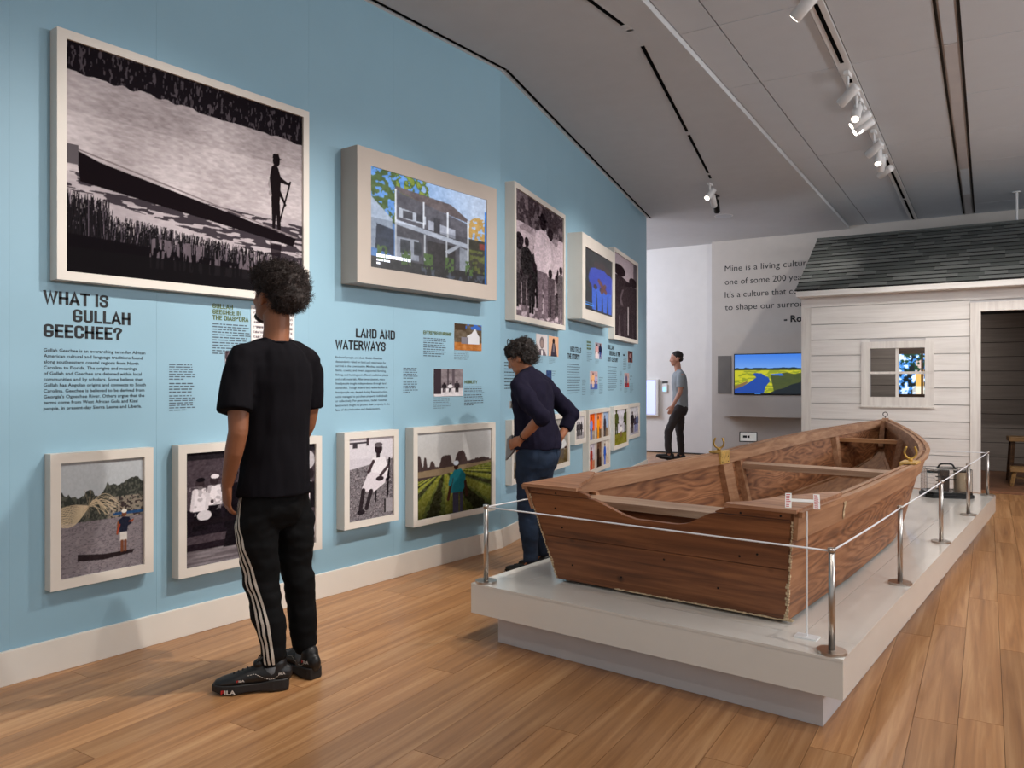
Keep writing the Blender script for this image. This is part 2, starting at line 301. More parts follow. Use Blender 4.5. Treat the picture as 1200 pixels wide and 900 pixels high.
# ------------------------------------------------------------------ picture painter: flat prints as finely coloured sheets
class Pic:
    def __init__(s, w, h, col=(128, 128, 128), seed=1):
        w, h = 2*int(w*1.3), 2*int(h*1.3); s.w, s.h = w, h; s.a = np.zeros((h, w, 3)); s.a[:] = col
        s.X, s.Y = np.meshgrid((np.arange(w)+0.5)/w, (np.arange(h)+0.5)/h); s.rs = np.random.RandomState(seed)
    def noise(s, fx, fy, octs=1):
        o = np.zeros((s.h, s.w)); amp = 1; tot = 0
        for k in range(octs):
            nx, ny = max(2, int(fx*2**k)), max(2, int(fy*2**k)); g = s.rs.rand(ny+2, nx+2)
            x = s.X*nx; y = s.Y*ny; i = x.astype(int); j = y.astype(int); u = x-i; v = y-j; u = u*u*(3-2*u); v = v*v*(3-2*v)
            o += amp*((g[j, i]*(1-u)+g[j, i+1]*u)*(1-v)+(g[j+1, i]*(1-u)+g[j+1, i+1]*u)*v); tot += amp; amp *= 0.55
        return o/tot
    def put(s, m, col, a=1.0):
        m = (m.astype(float) if m.dtype == bool else m)*a
        s.a = s.a*(1-m[..., None]) + np.asarray(col, float)*m[..., None] if np.ndim(col) <= 1 else s.a*(1-m[..., None]) + col*m[..., None]
    def ell(s, cx, cy, rx, ry, col, a=1.0): s.put(((s.X-cx)/rx)**2+((s.Y-cy)/ry)**2 < 1, col, a)
    def rect(s, x0, x1, y0, y1, col, a=1.0): s.put((s.X > x0) & (s.X < x1) & (s.Y > y0) & (s.Y < y1), col, a)
    def poly(s, pts, col, a=1.0): s.put(s.inside(pts), col, a)
    def inside(s, pts):
        m = np.zeros((s.h, s.w), bool); n = len(pts)
        for i in range(n):
            x0, y0 = pts[i]; x1, y1 = pts[(i+1) % n]
            if y0 == y1: continue
            m ^= ((y0 > s.Y) != (y1 > s.Y)) & (s.X < (x1-x0)*(s.Y-y0)/(y1-y0)+x0)
        return m
    def line(s, x0, y0, x1, y1, wd, col, a=1.0):
        dx, dy = x1-x0, y1-y0; t = np.clip(((s.X-x0)*dx+(s.Y-y0)*dy)/(dx*dx+dy*dy+1e-9), 0, 1)
        asp = s.h/s.w; s.put(np.hypot(s.X-x0-t*dx, (s.Y-y0-t*dy)*asp) < wd, col, a)
    def grain(s, amt, fx=60, fy=60): s.a += (s.noise(fx, fy, 2)[..., None]-0.5)*2*amt
    def person(s, cx, y0, h, top, bottom, skin, wfac=1.0, aspect=None):
        k = (aspect or s.h/s.w)*wfac; w = h*0.16*k
        s.poly([(cx-w*0.75, y0), (cx-w*0.8, y0+h*0.5), (cx+w*0.8, y0+h*0.5), (cx+w*0.75, y0), (cx+w*0.15, y0), (cx, y0+h*0.4), (cx-w*0.15, y0)], bottom)
        s.poly([(cx-w*1.0, y0+h*0.45), (cx-w*1.35, y0+h*0.62), (cx-w*1.0, y0+h*0.81), (cx-w*0.3, y0+h*0.86), (cx+w*0.3, y0+h*0.86), (cx+w*1.0, y0+h*0.81), (cx+w*1.35, y0+h*0.62), (cx+w*1.0, y0+h*0.45)], top)
        s.ell(cx-w*1.15, y0+h*0.46, w*0.3, h*0.05, skin); s.ell(cx+w*1.15, y0+h*0.46, w*0.3, h*0.05, skin)
        s.ell(cx, y0+h*0.93, w*0.48, h*0.072, skin)
    def mesh(s, name, W, H, m, parent, y=0.0, x0=0.0, z0=0.0):
        """flat sheet in the local XZ plane at depth y, lower left corner x0, z0"""
        s.a = s.a.reshape(s.h//2, 2, s.w//2, 2, 3).mean(axis=(1, 3)); w, h = s.w//2, s.h//2; xs = x0+np.linspace(0, W, w); zs = z0+np.linspace(0, H, h)
        XX, ZZ = np.meshgrid(xs, zs); co = np.stack([XX, np.full_like(XX, y), ZZ], -1).reshape(-1, 3)
        idx = np.arange(w*h).reshape(h, w); q = np.stack([idx[:-1, :-1], idx[:-1, 1:], idx[1:, 1:], idx[1:, :-1]], -1).reshape(-1, 4)
        me = bpy.data.meshes.new(name); me.vertices.add(len(co)); me.vertices.foreach_set('co', co.ravel())
        me.loops.add(q.size); me.loops.foreach_set('vertex_index', q.ravel().astype(np.int32))
        me.polygons.add(len(q)); me.polygons.foreach_set('loop_start', np.arange(0, q.size, 4, dtype=np.int32)); me.polygons.foreach_set('loop_total', np.full(len(q), 4, np.int32))
        me.update(calc_edges=True)
        at = me.color_attributes.new('ink', 'FLOAT_COLOR', 'POINT'); c = lin(np.clip(s.a, 0, 255)).reshape(-1, 3)
        at.data.foreach_set('color', np.concatenate([c, np.ones((len(c), 1))], 1).ravel())
        me.materials.append(m); return link(bpy.data.objects.new(name, me), parent)

def pic_boat():            # man poling a long boat, black and white
    p = Pic(320, 258, (178, 168, 170), 3); X, Y = p.X, p.Y
    p.a += (p.noise(40, 90, 3)[..., None]-0.5)*46
    p.a += (p.noise(5, 4)[..., None]-0.5)*30; p.a[Y > 0.7] -= 14
    bank = 0.865-0.03*(X)+0.02*p.noise(30, 2); mk = Y > bank
    p.put(mk, (26, 22, 26)); g = p.noise(150, 40, 2); p.put(mk & (g > 0.66), (88, 80, 86), 0.8)
    p.put((Y < 0.42) & (X > 0.0), (150, 140, 146), 0.4)
    dark = (Y < 0.44-0.05*X) & (Y > 0.36-0.2*X); p.put(dark & (p.noise(18, 90, 2) > 0.45), (40, 34, 40), 0.85)
    p.poly([(0.035, 0.535), (0.12, 0.50), (0.965, 0.315), (0.95, 0.27), (0.55, 0.33), (0.05, 0.40)], (22, 17, 20))
    p.line(0.035, 0.54, 0.965, 0.322, 0.003, (120, 110, 112)); p.rect(0.0, 0.045, 0.47, 0.555, (90, 84, 88))
    for i in range(2600):        # reeds
        x = p.rs.rand(); hh = (0.30-0.10*x)*(0.55+0.45*p.rs.rand()) + (0.06 if x < 0.15 else 0)
        j = int(x*(p.w-3)); y1 = int(hh*p.h); lean = p.rs.randint(-14, 15)
        sh = 18+p.rs.rand()*16 + (70 if p.rs.rand() < 0.12 else 0)
        for y in range(int(y1*0.25), y1):
            jj = min(p.w-1, max(0, int(j+lean*(y/max(1, y1))**3))); p.a[y, jj:jj+2] = (sh, sh*0.9, sh)
    p.put(Y < 0.17-0.05*X, (20, 17, 20)); p.put((Y > 0.06) & (Y < 0.2) & (p.noise(100, 12, 2) > 0.62) & (X > 0.3), (120, 108, 116), 0.7); p.put(Y < 0.11, (22, 20, 22), 0.9)
    sk = (24, 19, 21)
    p.ell(0.862, 0.715, 0.018, 0.028, sk); p.poly([(0.843, 0.728), (0.846, 0.752), (0.873, 0.757), (0.88, 0.735), (0.895, 0.731), (0.88, 0.726)], sk)
    p.poly([(0.836, 0.53), (0.828, 0.62), (0.838, 0.68), (0.856, 0.70), (0.872, 0.68), (0.885, 0.635), (0.925, 0.612), (0.935, 0.625), (0.93, 0.598), (0.885, 0.605), (0.88, 0.50), (0.883, 0.41), (0.885, 0.35), (0.868, 0.35), (0.862, 0.43), (0.855, 0.35), (0.842, 0.35)], sk)
    p.poly([(0.88, 0.57), (0.915, 0.49), (0.908, 0.48), (0.875, 0.54)], sk)
    p.line(0.935, 0.62, 0.872, 0.36, 0.004, sk); p.poly([(0.828, 0.62), (0.818, 0.58), (0.83, 0.56), (0.822, 0.53), (0.84, 0.52)], (140, 130, 132))
    p.poly([(0.83, 0.27), (0.89, 0.27), (0.87, 0.08), (0.85, 0.08)], (26, 20, 24), 0.8)
    return p
def pic_net():             # man throwing a cast net from a dugout
    p = Pic(130, 150, (176, 180, 184), 5); X, Y = p.X, p.Y
    p.a -= (1-Y)[..., None]*14
    tr = 0.62+0.18*p.noise(9, 1)+0.14*np.exp(-((X-0.88)/0.14)**2)+0.04*p.noise(40, 1); m = (Y < tr) & (Y > 0.4)
    p.put(m, (54, 56, 52)); p.put(m & (p.noise(50, 50, 2) > 0.55), (88, 88, 80), 0.8)
    bk = (Y < 0.66) & (Y > 0.47) & (X > 0.55); p.put(bk & (p.noise(30, 40, 2) > 0.4), (146, 134, 120), 0.8); p.put(bk & (p.noise(40, 60, 2) > 0.62), (60, 50, 50)); p.rect(0.62, 1, 0.49, 0.515, (40, 70, 110))
    p.put(Y < 0.47, (124, 116, 120)); w = p.noise(24, 90, 2); p.put((Y < 0.47) & (w > 0.5), (92, 84, 90), 0.7); p.put((Y < 0.47) & (w > 0.62), (160, 150, 152), 0.5)
    for i in range(46):      # net threads
        t = i/45.0; xe = 0.0 if i < 26 else 0.45+0.3*p.rs.rand(); ye = 0.45+0.28*t if i < 26 else 0.5+0.12*p.rs.rand()
        xm, ym = 0.33, 0.60
        for k in range(110):
            s = k/109; x = xm+(xe-xm)*s; y = ym+(ye-ym)*s-0.07*math.sin(math.pi*s)*(1-t)+0.09*math.sin(math.pi*s)*(t)
            a, b = int(y*p.h), int(x*p.w)
            if 0 <= a < p.h and 0 <= b < p.w: p.a[a:a+2, b:b+3] = p.a[a:a+2, b:b+3]*0.45+np.array((196, 176, 146))*0.55
    for k in range(14): p.line(0.33, 0.60, 0.33+0.06*math.sin(k), 0.50+0.3*(k % 5)/5, 0.004, (150, 134, 110), 0.5)
    p.poly([(0.2, 0.19), (0.2, 0.13), (0.5, 0.11), (0.86, 0.13), (0.88, 0.16), (0.5, 0.16)], (40, 32, 34))
    p.poly([(0.7, 0.32), (0.68, 0.44), (0.74, 0.47), (0.82, 0.46), (0.85, 0.40), (0.80, 0.38), (0.79, 0.32)], (34, 36, 50)); p.rect(0.70, 0.79, 0.25, 0.33, (196, 190, 184))
    p.rect(0.71, 0.745, 0.15, 0.26, (110, 66, 46)); p.rect(0.755, 0.785, 0.15, 0.26, (110, 66, 46)); p.poly([(0.8, 0.42), (0.88, 0.44), (0.86, 0.41)], (140, 66, 44))
    p.ell(0.755, 0.495, 0.03, 0.025, (110, 66, 46)); p.ell(0.755, 0.52, 0.034, 0.018, (214, 210, 200)); p.line(0.68, 0.42, 0.67, 0.32, 0.012, (120, 70, 46)); p.line(0.67, 0.33, 0.7, 0.4, 0.008, (160, 60, 44))
    p.grain(7); return p
def pic_church():          # women in white dresses, black and white
    p = Pic(190, 150, (70, 60, 66), 7); X, Y = p.X, p.Y; p.a += (p.noise(60, 60, 2)[..., None]-0.5)*30
    p.rect(0, 1, 0.93, 1, (36, 32, 36)); p.rect(0, 1, 0, 0.2, (112, 104, 108)); p.a[Y < 0.2] += (p.noise(8, 60)[Y < 0.2][..., None]-0.5)*60
    p.rect(0, 0.42, 0.14, 0.2, (34, 26, 32)); p.rect(0.0, 0.42, 0.27, 0.5, (30, 24, 30))
    W = (226, 218, 222)
    for (cx, hy, wx, y0, y1, col) in ((0.10, 0.72, 0.05, 0.48, 0.68, W), (0.20, 0.74, 0.055, 0.52, 0.70, W), (0.34, 0.75, 0.07, 0.3, 0.70, (20, 16, 20)), (0.46, 0.72, 0.06, 0.24, 0.66, W), (0.62, 0.8, 0.06, 0.3, 0.72, (60, 52, 58)), (0.76, 0.78, 0.06, 0.2, 0.7, W)):
        p.poly([(cx-wx, y0), (cx-wx*0.8, y1), (cx+wx*0.8, y1), (cx+wx, y0)], col); p.ell(cx, hy, 0.032, 0.05, (52, 42, 46)); p.ell(cx+0.005, hy+0.035, 0.03, 0.02, W if cx in (0.2, 0.46) else (24, 20, 24))
        p.poly([(cx-wx*1.1, y0-0.17), (cx-wx*0.7, y0), (cx+wx*0.7, y0), (cx+wx*1.1, y0-0.17)], (22, 18, 22) if cx < 0.4 else col)
    for cx in (0.10, 0.20): p.line(cx-0.04, 0.66, cx-0.055, 0.50, 0.012, (206, 198, 202)); p.line(cx+0.03, 0.64, cx+0.08, 0.56, 0.012, (206, 198, 202)); p.ell(cx+0.085, 0.555, 0.012, 0.018, (60, 48, 52))
    p.put((p.X < 0.3) & (p.Y > 0.44) & (p.Y < 0.7) & (p.noise(30, 24, 2) > 0.6), (150, 142, 146), 0.6); p.ell(0.13, 0.44, 0.05, 0.045, (206, 200, 204)); p.rect(0.0, 0.42, 0.36, 0.40, (26, 20, 24))
    p.poly([(0.4, 0.28), (0.44, 0.5), (0.56, 0.5), (0.58, 0.28)], W); p.line(0.45, 0.28, 0.44, 0.14, 0.008, (30, 24, 28)); p.line(0.53, 0.28, 0.54, 0.14, 0.008, (30, 24, 28))
    p.rect(0.68, 0.84, 0.25, 1, (40, 34, 40), 0.5); p.ell(0.92, 0.84, 0.08, 0.10, (178, 172, 176))
    p.ell(0.90, 0.70, 0.03, 0.05, (60, 46, 50)); p.ell(0.965, 0.70, 0.025, 0.05, (40, 32, 36)); p.ell(0.90, 0.75, 0.035, 0.02, (20, 18, 20))
    p.poly([(0.86, 0.2), (0.86, 0.42), (0.94, 0.66), (0.97, 0.62), (0.95, 0.4), (1.0, 0.2)], W); p.poly([(0.86, 0.44), (0.85, 0.66), (0.92, 0.64), (0.9, 0.46)], (36, 30, 34)); p.rect(0.955, 1, 0.36, 0.62, (30, 26, 30)); p.rect(0.84, 1, 0.06, 0.22, (196, 190, 194)); p.ell(0.9, 0.33, 0.015, 0.012, (10, 8, 10))
    p.grain(9, 90, 90); return p
def pic_seated():          # seated old woman, black and white
    p = Pic(80, 130, (120, 114, 118), 9); X, Y = p.X, p.Y
    p.put(Y > 0.62+0.1*X, (206, 200, 206)); p.put((Y > 0.62+0.1*X) & (Y < 0.75), (190, 182, 190), 0.5); gr = (Y <= 0.62+0.1*X); n = p.noise(30, 60, 2)
    p.put(gr & (n > 0.5), (66, 58, 62), 0.8); p.put(gr & (n > 0.63), (190, 182, 186), 0.6); p.rect(0.0, 0.45, 0.93, 0.95, (60, 54, 60)); p.rect(0.1, 0.2, 0.88, 0.94, (60, 54, 60)); p.rect(0.4, 0.45, 0.9, 1, (70, 60, 66))
    p.line(0.92, 0.72, 0.87, 0.25, 0.02, (24, 18, 22)); p.line(0.92, 0.48, 0.6, 0.38, 0.02, (24, 18, 22)); p.line(0.62, 0.4, 0.6, 0.2, 0.015, (24, 18, 22)); p.rect(0.8, 1, 0.05, 0.22, (150, 144, 148)); p.rect(0.8, 0.83, 0.05, 0.22, (20, 18, 20))
    p.poly([(0.5, 0.5), (0.52, 0.74), (0.62, 0.77), (0.82, 0.74), (0.9, 0.6), (0.85, 0.48)], (222, 216, 220)); p.poly([(0.28, 0.36), (0.45, 0.58), (0.85, 0.52), (0.82, 0.42), (0.58, 0.33), (0.5, 0.33)], (212, 204, 210))
    p.line(0.55, 0.7, 0.45, 0.58, 0.035, (60, 46, 50)); p.line(0.88, 0.62, 0.72, 0.52, 0.035, (70, 56, 60)); p.ell(0.70, 0.48, 0.09, 0.03, (50, 40, 44)); p.rect(0.62, 0.70, 0.74, 0.8, (50, 40, 44))
    p.ell(0.67, 0.85, 0.085, 0.065, (44, 34, 38)); p.ell(0.67, 0.9, 0.09, 0.03, (90, 82, 86)); p.line(0.33, 0.36, 0.27, 0.14, 0.045, (46, 38, 42)); p.line(0.5, 0.34, 0.4, 0.14, 0.045, (46, 38, 42)); p.ell(0.28, 0.1, 0.09, 0.03, (40, 34, 38)); p.grain(12, 60, 90); return p
def pic_farm():            # farmer in a crop field, colour
    p = Pic(120, 104, (196, 196, 196), 11); X, Y = p.X, p.Y; p.a -= ((1-Y)*30)[..., None]*np.array([0.6, 0.8, 1.0])
    tl = 0.555+0.03*p.noise(7, 1)+0.035*p.noise(60, 40, 2)+0.12*np.exp(-((X-0.37)/0.075)**6)+0.15*np.exp(-((X-0.57)/0.075)**4)+0.05*np.exp(-((X-0.85)/0.2)**4)+0.14*np.exp(-((X-0.03)/0.04)**4)+0.12*np.exp(-((X-0.11)/0.02)**4)+0.07*np.exp(-((X-0.2)/0.03)**4); p.put((Y < tl) & (Y > 0.4), (70, 56, 54)); p.put((Y < 0.55+0.04*X) & (Y > 0.48), (150, 130, 100), 0.8)
    fy = 0.44+0.13*X; m = Y < fy; p.put(m, (84, 92, 44)); a = (X-0.35)/(fy-Y+0.06); rows = np.sin(a*5.5)+0.6*(p.noise(40, 40, 2)-0.5)
    p.put(m & (rows > 0.1), (124, 124, 52), 0.8); p.put(m & (rows < -0.55), (42, 40, 26), 0.85); p.a[m] -= (p.noise(50, 50, 2)[m][..., None]-0.5)*50; p.a[m] *= (0.55+0.75*(Y[m]/fy[m]))[..., None]
    p.rect(0.46, 0.54, 0.0, 0.27, (60, 56, 70)); p.rect(0.555, 0.60, 0.0, 0.27, (60, 56, 70)); p.poly([(0.44, 0.25), (0.43, 0.44), (0.48, 0.52), (0.57, 0.53), (0.63, 0.46), (0.63, 0.32), (0.59, 0.25)], (34, 108, 118))
    p.line(0.45, 0.42, 0.40, 0.18, 0.018, (58, 34, 26)); p.line(0.63, 0.36, 0.65, 0.2, 0.018, (58, 34, 26)); p.line(0.445, 0.45, 0.425, 0.36, 0.022, (34, 108, 118)); p.ell(0.505, 0.565, 0.03, 0.045, (56, 34, 28)); p.ell(0.505, 0.605, 0.036, 0.03, (206, 214, 224)); p.grain(5); return p
def pic_house():           # two storey porch house, colour, on a screen
    p = Pic(170, 102, (96, 150, 222), 13); X, Y = p.X, p.Y; p.put(X > 0.4, (176, 196, 226), 0.6); p.put(np.clip((X-0.4)*2, 0, 1)*np.clip((Y-0.5)*4, 0, 1), (206, 214, 230), 0.7)
    lf = ((X-0.15)/0.32)**2+((Y-0.85)/0.33)**2 < 1; n = p.noise(40, 30, 2); p.put(lf & (n > 0.42), (76, 104, 40)); p.put(lf & (n > 0.56), (150, 164, 60), 0.8); p.put((X < 0.2) & (Y > 0.45) & (n > 0.45), (70, 94, 44))
    rt = ((X-0.93)/0.12)**2+((Y-0.6)/0.16)**2 < 1; p.put(rt & (n > 0.4), (190, 150, 80)); p.put((X > 0.82) & (Y < 0.5), (64, 60, 46)); p.put((X > 0.83) & (Y < 0.38) & (n > 0.5), (110, 116, 52)); p.rect(0.93, 1, 0.40, 0.47, (150, 60, 50))
    p.poly([(0, 0.3), (0, 0.72), (0.17, 0.52), (0.17, 0.2), (0, 0.2)], (170, 184, 206)); p.poly([(0.04, 0.2), (0.05, 0.45), (0.18, 0.42), (0.18, 0.15)], (40, 52, 76))
    p.poly([(0.18, 0.83), (0.2, 0.87), (0.66, 0.83), (0.83, 0.70), (0.83, 0.67), (0.5, 0.74)], (96, 84, 86)); p.poly([(0.2, 0.1), (0.2, 0.82), (0.82, 0.66), (0.82, 0.1)], (84, 82, 92))
    p.poly([(0.22, 0.56), (0.22, 0.66), (0.44, 0.63), (0.44, 0.54)], (186, 192, 206)); p.rect(0.25, 0.33, 0.56, 0.64, (70, 70, 80)); p.rect(0.36, 0.42, 0.56, 0.64, (60, 60, 70)); p.poly([(0.46, 0.5), (0.46, 0.6), (0.7, 0.56), (0.7, 0.46)], (170, 174, 190)); p.rect(0.51, 0.56, 0.48, 0.64, (50, 50, 58))
    p.poly([(0.2, 0.48), (0.2, 0.53), (0.82, 0.43), (0.82, 0.38)], (206, 214, 232)); p.rect(0.2, 0.38, 0.14, 0.36, (176, 182, 198)); p.rect(0.23, 0.31, 0.2, 0.34, (60, 64, 74)); p.rect(0.34, 0.40, 0.2, 0.34, (50, 54, 64)); p.rect(0.45, 0.7, 0.1, 0.38, (46, 40, 44)); p.poly([(0.6, 0.3), (0.72, 0.4), (0.76, 0.4), (0.64, 0.28)], (190, 196, 210)); p.poly([(0.74, 0.1), (0.74, 0.38), (0.82, 0.36), (0.82, 0.1)], (160, 166, 180))
    for x, a, b in ((0.195, 0.08, 0.84), (0.42, 0.5, 0.78), (0.43, 0.14, 0.44), (0.63, 0.46, 0.74), (0.62, 0.2, 0.42), (0.82, 0.15, 0.70)): p.rect(x-0.007, x+0.007, a, b, (224, 228, 238))
    p.put(Y < 0.12, (36, 32, 34)); p.put((Y < 0.1) & (X > 0.4) & (n > 0.55), (76, 84, 100)); g = (Y < 0.24) & (Y > 0.08) & (np.abs(np.sin(X*17)) > 0.8); p.put(g & (n > 0.4), (84, 116, 50)); p.rect(0.985, 1, 0, 0.85, (20, 110, 200)); p.a[(Y < 0.5)] *= 0.82; p.a += (p.noise(30, 24, 3)[..., None]-0.5)*46; p.grain(10, 80, 60); return p
def pic_crowd(w, h, seed, n=9, tone=(1, 0.95, 0.97)):      # group of standing people, black and white
    p = Pic(w, h, (188, 180, 184), seed); X, Y = p.X, p.Y; p.put(Y > 0.74+0.05*p.noise(10, 2), (66, 58, 62)); p.put((Y > 0.7) & (p.noise(14, 14, 3) > 0.55), (130, 122, 126), 0.7); p.put((Y < 0.16) & (p.noise(20, 30, 2) > 0.45), (90, 82, 86), 0.8)
    for k in range(n):
        cx = (k+0.5)/n+p.rs.uniform(-0.03, 0.03); hh = p.rs.uniform(0.34, 0.58); y0 = p.rs.uniform(0.02, 0.10); t = p.rs.choice([40, 90, 150, 205]); b = p.rs.choice([36, 60, 100])
        p.person(cx, y0, hh, (t, t*0.95, t*0.97), (b, b*0.93, b*0.96), (40, 32, 36), 1.0, 1.0)
    p.person(0.70, 0.04, 0.80, (196, 188, 192), (84, 76, 80), (44, 36, 40), 1.0, 1.0); p.person(0.54, 0.03, 0.88, (222, 214, 218), (120, 110, 116), (40, 32, 36), 1.0, 1.0); p.ell(0.54, 0.88, 0.10, 0.018, (30, 24, 28)); p.ell(0.54, 0.90, 0.05, 0.03, (30, 24, 28))
    p.line(0.60, 0.80, 0.64, 0.42, 0.012, (226, 220, 222)); p.ell(0.08, 0.6, 0.07, 0.07, (40, 34, 38)); p.a += (p.noise(50, 90, 2)[..., None]-0.5)*60; p.a *= np.array(tone); return p
def pic_blue():            # three singers in blue, on a screen
    p = Pic(70, 96, (12, 16, 26), 17); p.put(p.noise(10, 12, 2) > 0.6, (26, 40, 40), 0.8)
    for cx, h in ((0.42, 0.82), (0.62, 0.84), (0.82, 0.80)): p.person(cx, 0.04, h, (30, 60, 176), (44, 96, 206), (50, 30, 34), 1.2)
    p.line(0.5, 0.55, 0.75, 0.4, 0.05, (110, 56, 46)); p.line(0.6, 0.38, 0.72, 0.5, 0.05, (96, 48, 40)); p.rect(0, 0.32, 0.08, 0.1, (60, 150, 240)); p.rect(0, 0.3, 0.12, 0.13, (60, 150, 240)); p.a += (p.noise(20, 40, 2)[..., None]-0.5)*24; return p
def pic_tallpair():        # two dark standing figures, black and white
    p = Pic(60, 120, (168, 154, 162), 19); X, Y = p.X, p.Y; p.put((Y < 0.55) & (p.noise(8, 16, 2) > 0.4), (96, 84, 90), 0.8); p.put(X > 0.84, (70, 62, 66), 0.7)
    p.person(0.22, -0.1, 0.98, (52, 42, 46), (50, 42, 46), (40, 30, 34), 1.7); p.person(0.62, 0.02, 0.7, (90, 78, 84), (70, 60, 66), (44, 34, 38), 1.3); p.person(0.82, -0.05, 0.85, (56, 46, 50), (44, 38, 42), (46, 36, 40), 1.4); p.rect(0, 1, 0, 0.4, (58, 48, 52), 0.6); p.rect(0.58, 0.62, 0.04, 0.4, (196, 186, 190), 0.8); p.grain(12); return p
def pic_scene(w, h, seed, bgc, ground, figs, g=0.3):
    p = Pic(w, h, bgc, seed); p.put(p.Y < g, ground); p.a += (p.noise(8, 8, 2)[..., None]-0.5)*50
    for cx, y0, hh, top, bot, sk in figs: p.person(cx, y0, hh, top, bot, sk, 1.15, 1.0)
    p.grain(12, 30, 30); return p
def pic_river():           # marsh and river on a wide screen
    p = Pic(150, 70, (60, 120, 214), 23); X, Y = p.X, p.Y; p.a = p.a*(1-np.clip((0.98-Y)*1.6, 0, 1)[..., None]*0.6)+np.array((196, 214, 236))*np.clip((0.98-Y)*1.6, 0, 1)[..., None]*0.6
    p.put(Y < 0.64+0.03*p.noise(30, 1), (24, 40, 34)); p.put(Y < 0.60, (186, 182, 36)); p.put((Y < 0.6) & (p.noise(14, 30, 2) > 0.52), (120, 134, 30), 0.8); p.put((Y < 0.48+0.1*p.noise(10, 1)-0.12*np.abs(X-0.75)) & (X > 0.42+0.1*(0.5-Y)), (52, 62, 34), 0.9)
    p.put(Y < 0.30*np.clip((X-0.38)*2.4, 0, 1)+0.05*p.noise(12, 1), (20, 28, 34)); p.poly([(0, 0.0), (0, 0.12), (0.10, 0.2), (0.20, 0.33), (0.26, 0.42), (0.22, 0.5), (0.24, 0.53), (0.32, 0.52), (0.36, 0.46), (0.40, 0.42), (0.42, 0.33), (0.37, 0.2), (0.34, 0.0)], (26, 66, 150))
    p.poly([(0, 0.12), (0.1, 0.2), (0.16, 0.29), (0.15, 0.33), (0.0, 0.2)], (120, 96, 60)); p.poly([(0.42, 0.5), (0.55, 0.52), (0.58, 0.46), (0.45, 0.47)], (50, 100, 190)); p.rect(0, 1, 0, 0.03, (8, 12, 18)); p.rect(0.24, 0.31, 0.01, 0.035, (60, 130, 220)); return p
def pic_tree():            # sun behind a palm trunk, on the screen inside the cabin
    p = Pic(70, 60, (70, 140, 220), 29); n = p.noise(12, 12, 3); p.put(n > 0.55, (14, 26, 30)); p.put(n < 0.40, (214, 234, 250)); p.rect(0.38, 0.56, 0, 0.6, (226, 176, 96)); p.poly([(0.36, 0.5), (0.4, 0.85), (0.52, 0.85), (0.56, 0.5)], (206, 180, 170)); p.put((p.noise(16, 16, 2) > 0.6) & (p.Y > 0.5), (20, 60, 36)); p.rect(0.3, 0.6, 0, 0.2, (250, 246, 240), 0.7); return p
def pic_script(w, h):      # sheet of handwriting
    p = Pic(w, h, (226, 220, 218), 31); rows = np.abs(np.sin(p.Y*math.pi*13)); p.put((rows > 0.75) & (p.noise(50, 40, 2) > 0.42) & (p.X > 0.06) & (p.X < 0.94), (70, 60, 66), 0.8); return p

# ------------------------------------------------------------------ lettering
def text_mesh(body, bold=0.0, res=2):
    cu = bpy.data.curves.new('lettering', 'FONT'); cu.body = body; cu.size = 1.0; cu.resolution_u = res; cu.offset = bold; cu.extrude = 0.0
    o = bpy.data.objects.new('lettering', cu); C.objects.link(o); dg = bpy.context.evaluated_depsgraph_get()
    me = bpy.data.meshes.new_from_object(o.evaluated_get(dg)); bpy.data.objects.remove(o); bpy.data.curves.remove(cu); return me
def measure():
    me = text_mesh('H'); return max(v.co.y for v in me.vertices)
CAPH = measure()
def text_lines(name, rows, m, parent, y=-0.001, bold=0.0, res=2, thick=0.0006, label=None):
    """rows: (string, x, baseline z, cap height, width or None); readable from local -Y"""
    bm = B()
    for s, x, z, ch, wd in rows:
        me = text_mesh(s, bold, res); xs = [v.co.x for v in me.vertices]
        if not xs: bpy.data.meshes.remove(me); continue
        k = ch/CAPH; kx = k if wd is None else wd/(max(xs)-min(xs)); x0 = min(xs)
        for v in me.vertices: v.co = ((v.co.x-x0)*kx+x, y, v.co.y*k+z)
        bm.from_mesh(me); bpy.data.meshes.remove(me)
    if thick:
        r = bmesh.ops.extrude_face_region(bm, geom=bm.faces[:]); 
        for g in r['geom']:
            if isinstance(g, bmesh.types.BMVert): g.co.y -= thick
    o = obj(name, bm, m, parent)
    if label: o['label'] = label
    return o
def _arc(cx, cy, rx, ry, a0, a1, n=5): return [(cx+rx*math.cos(math.radians(a0+(a1-a0)*k/n)), cy+ry*math.sin(math.radians(a0+(a1-a0)*k/n))) for k in range(n+1)]
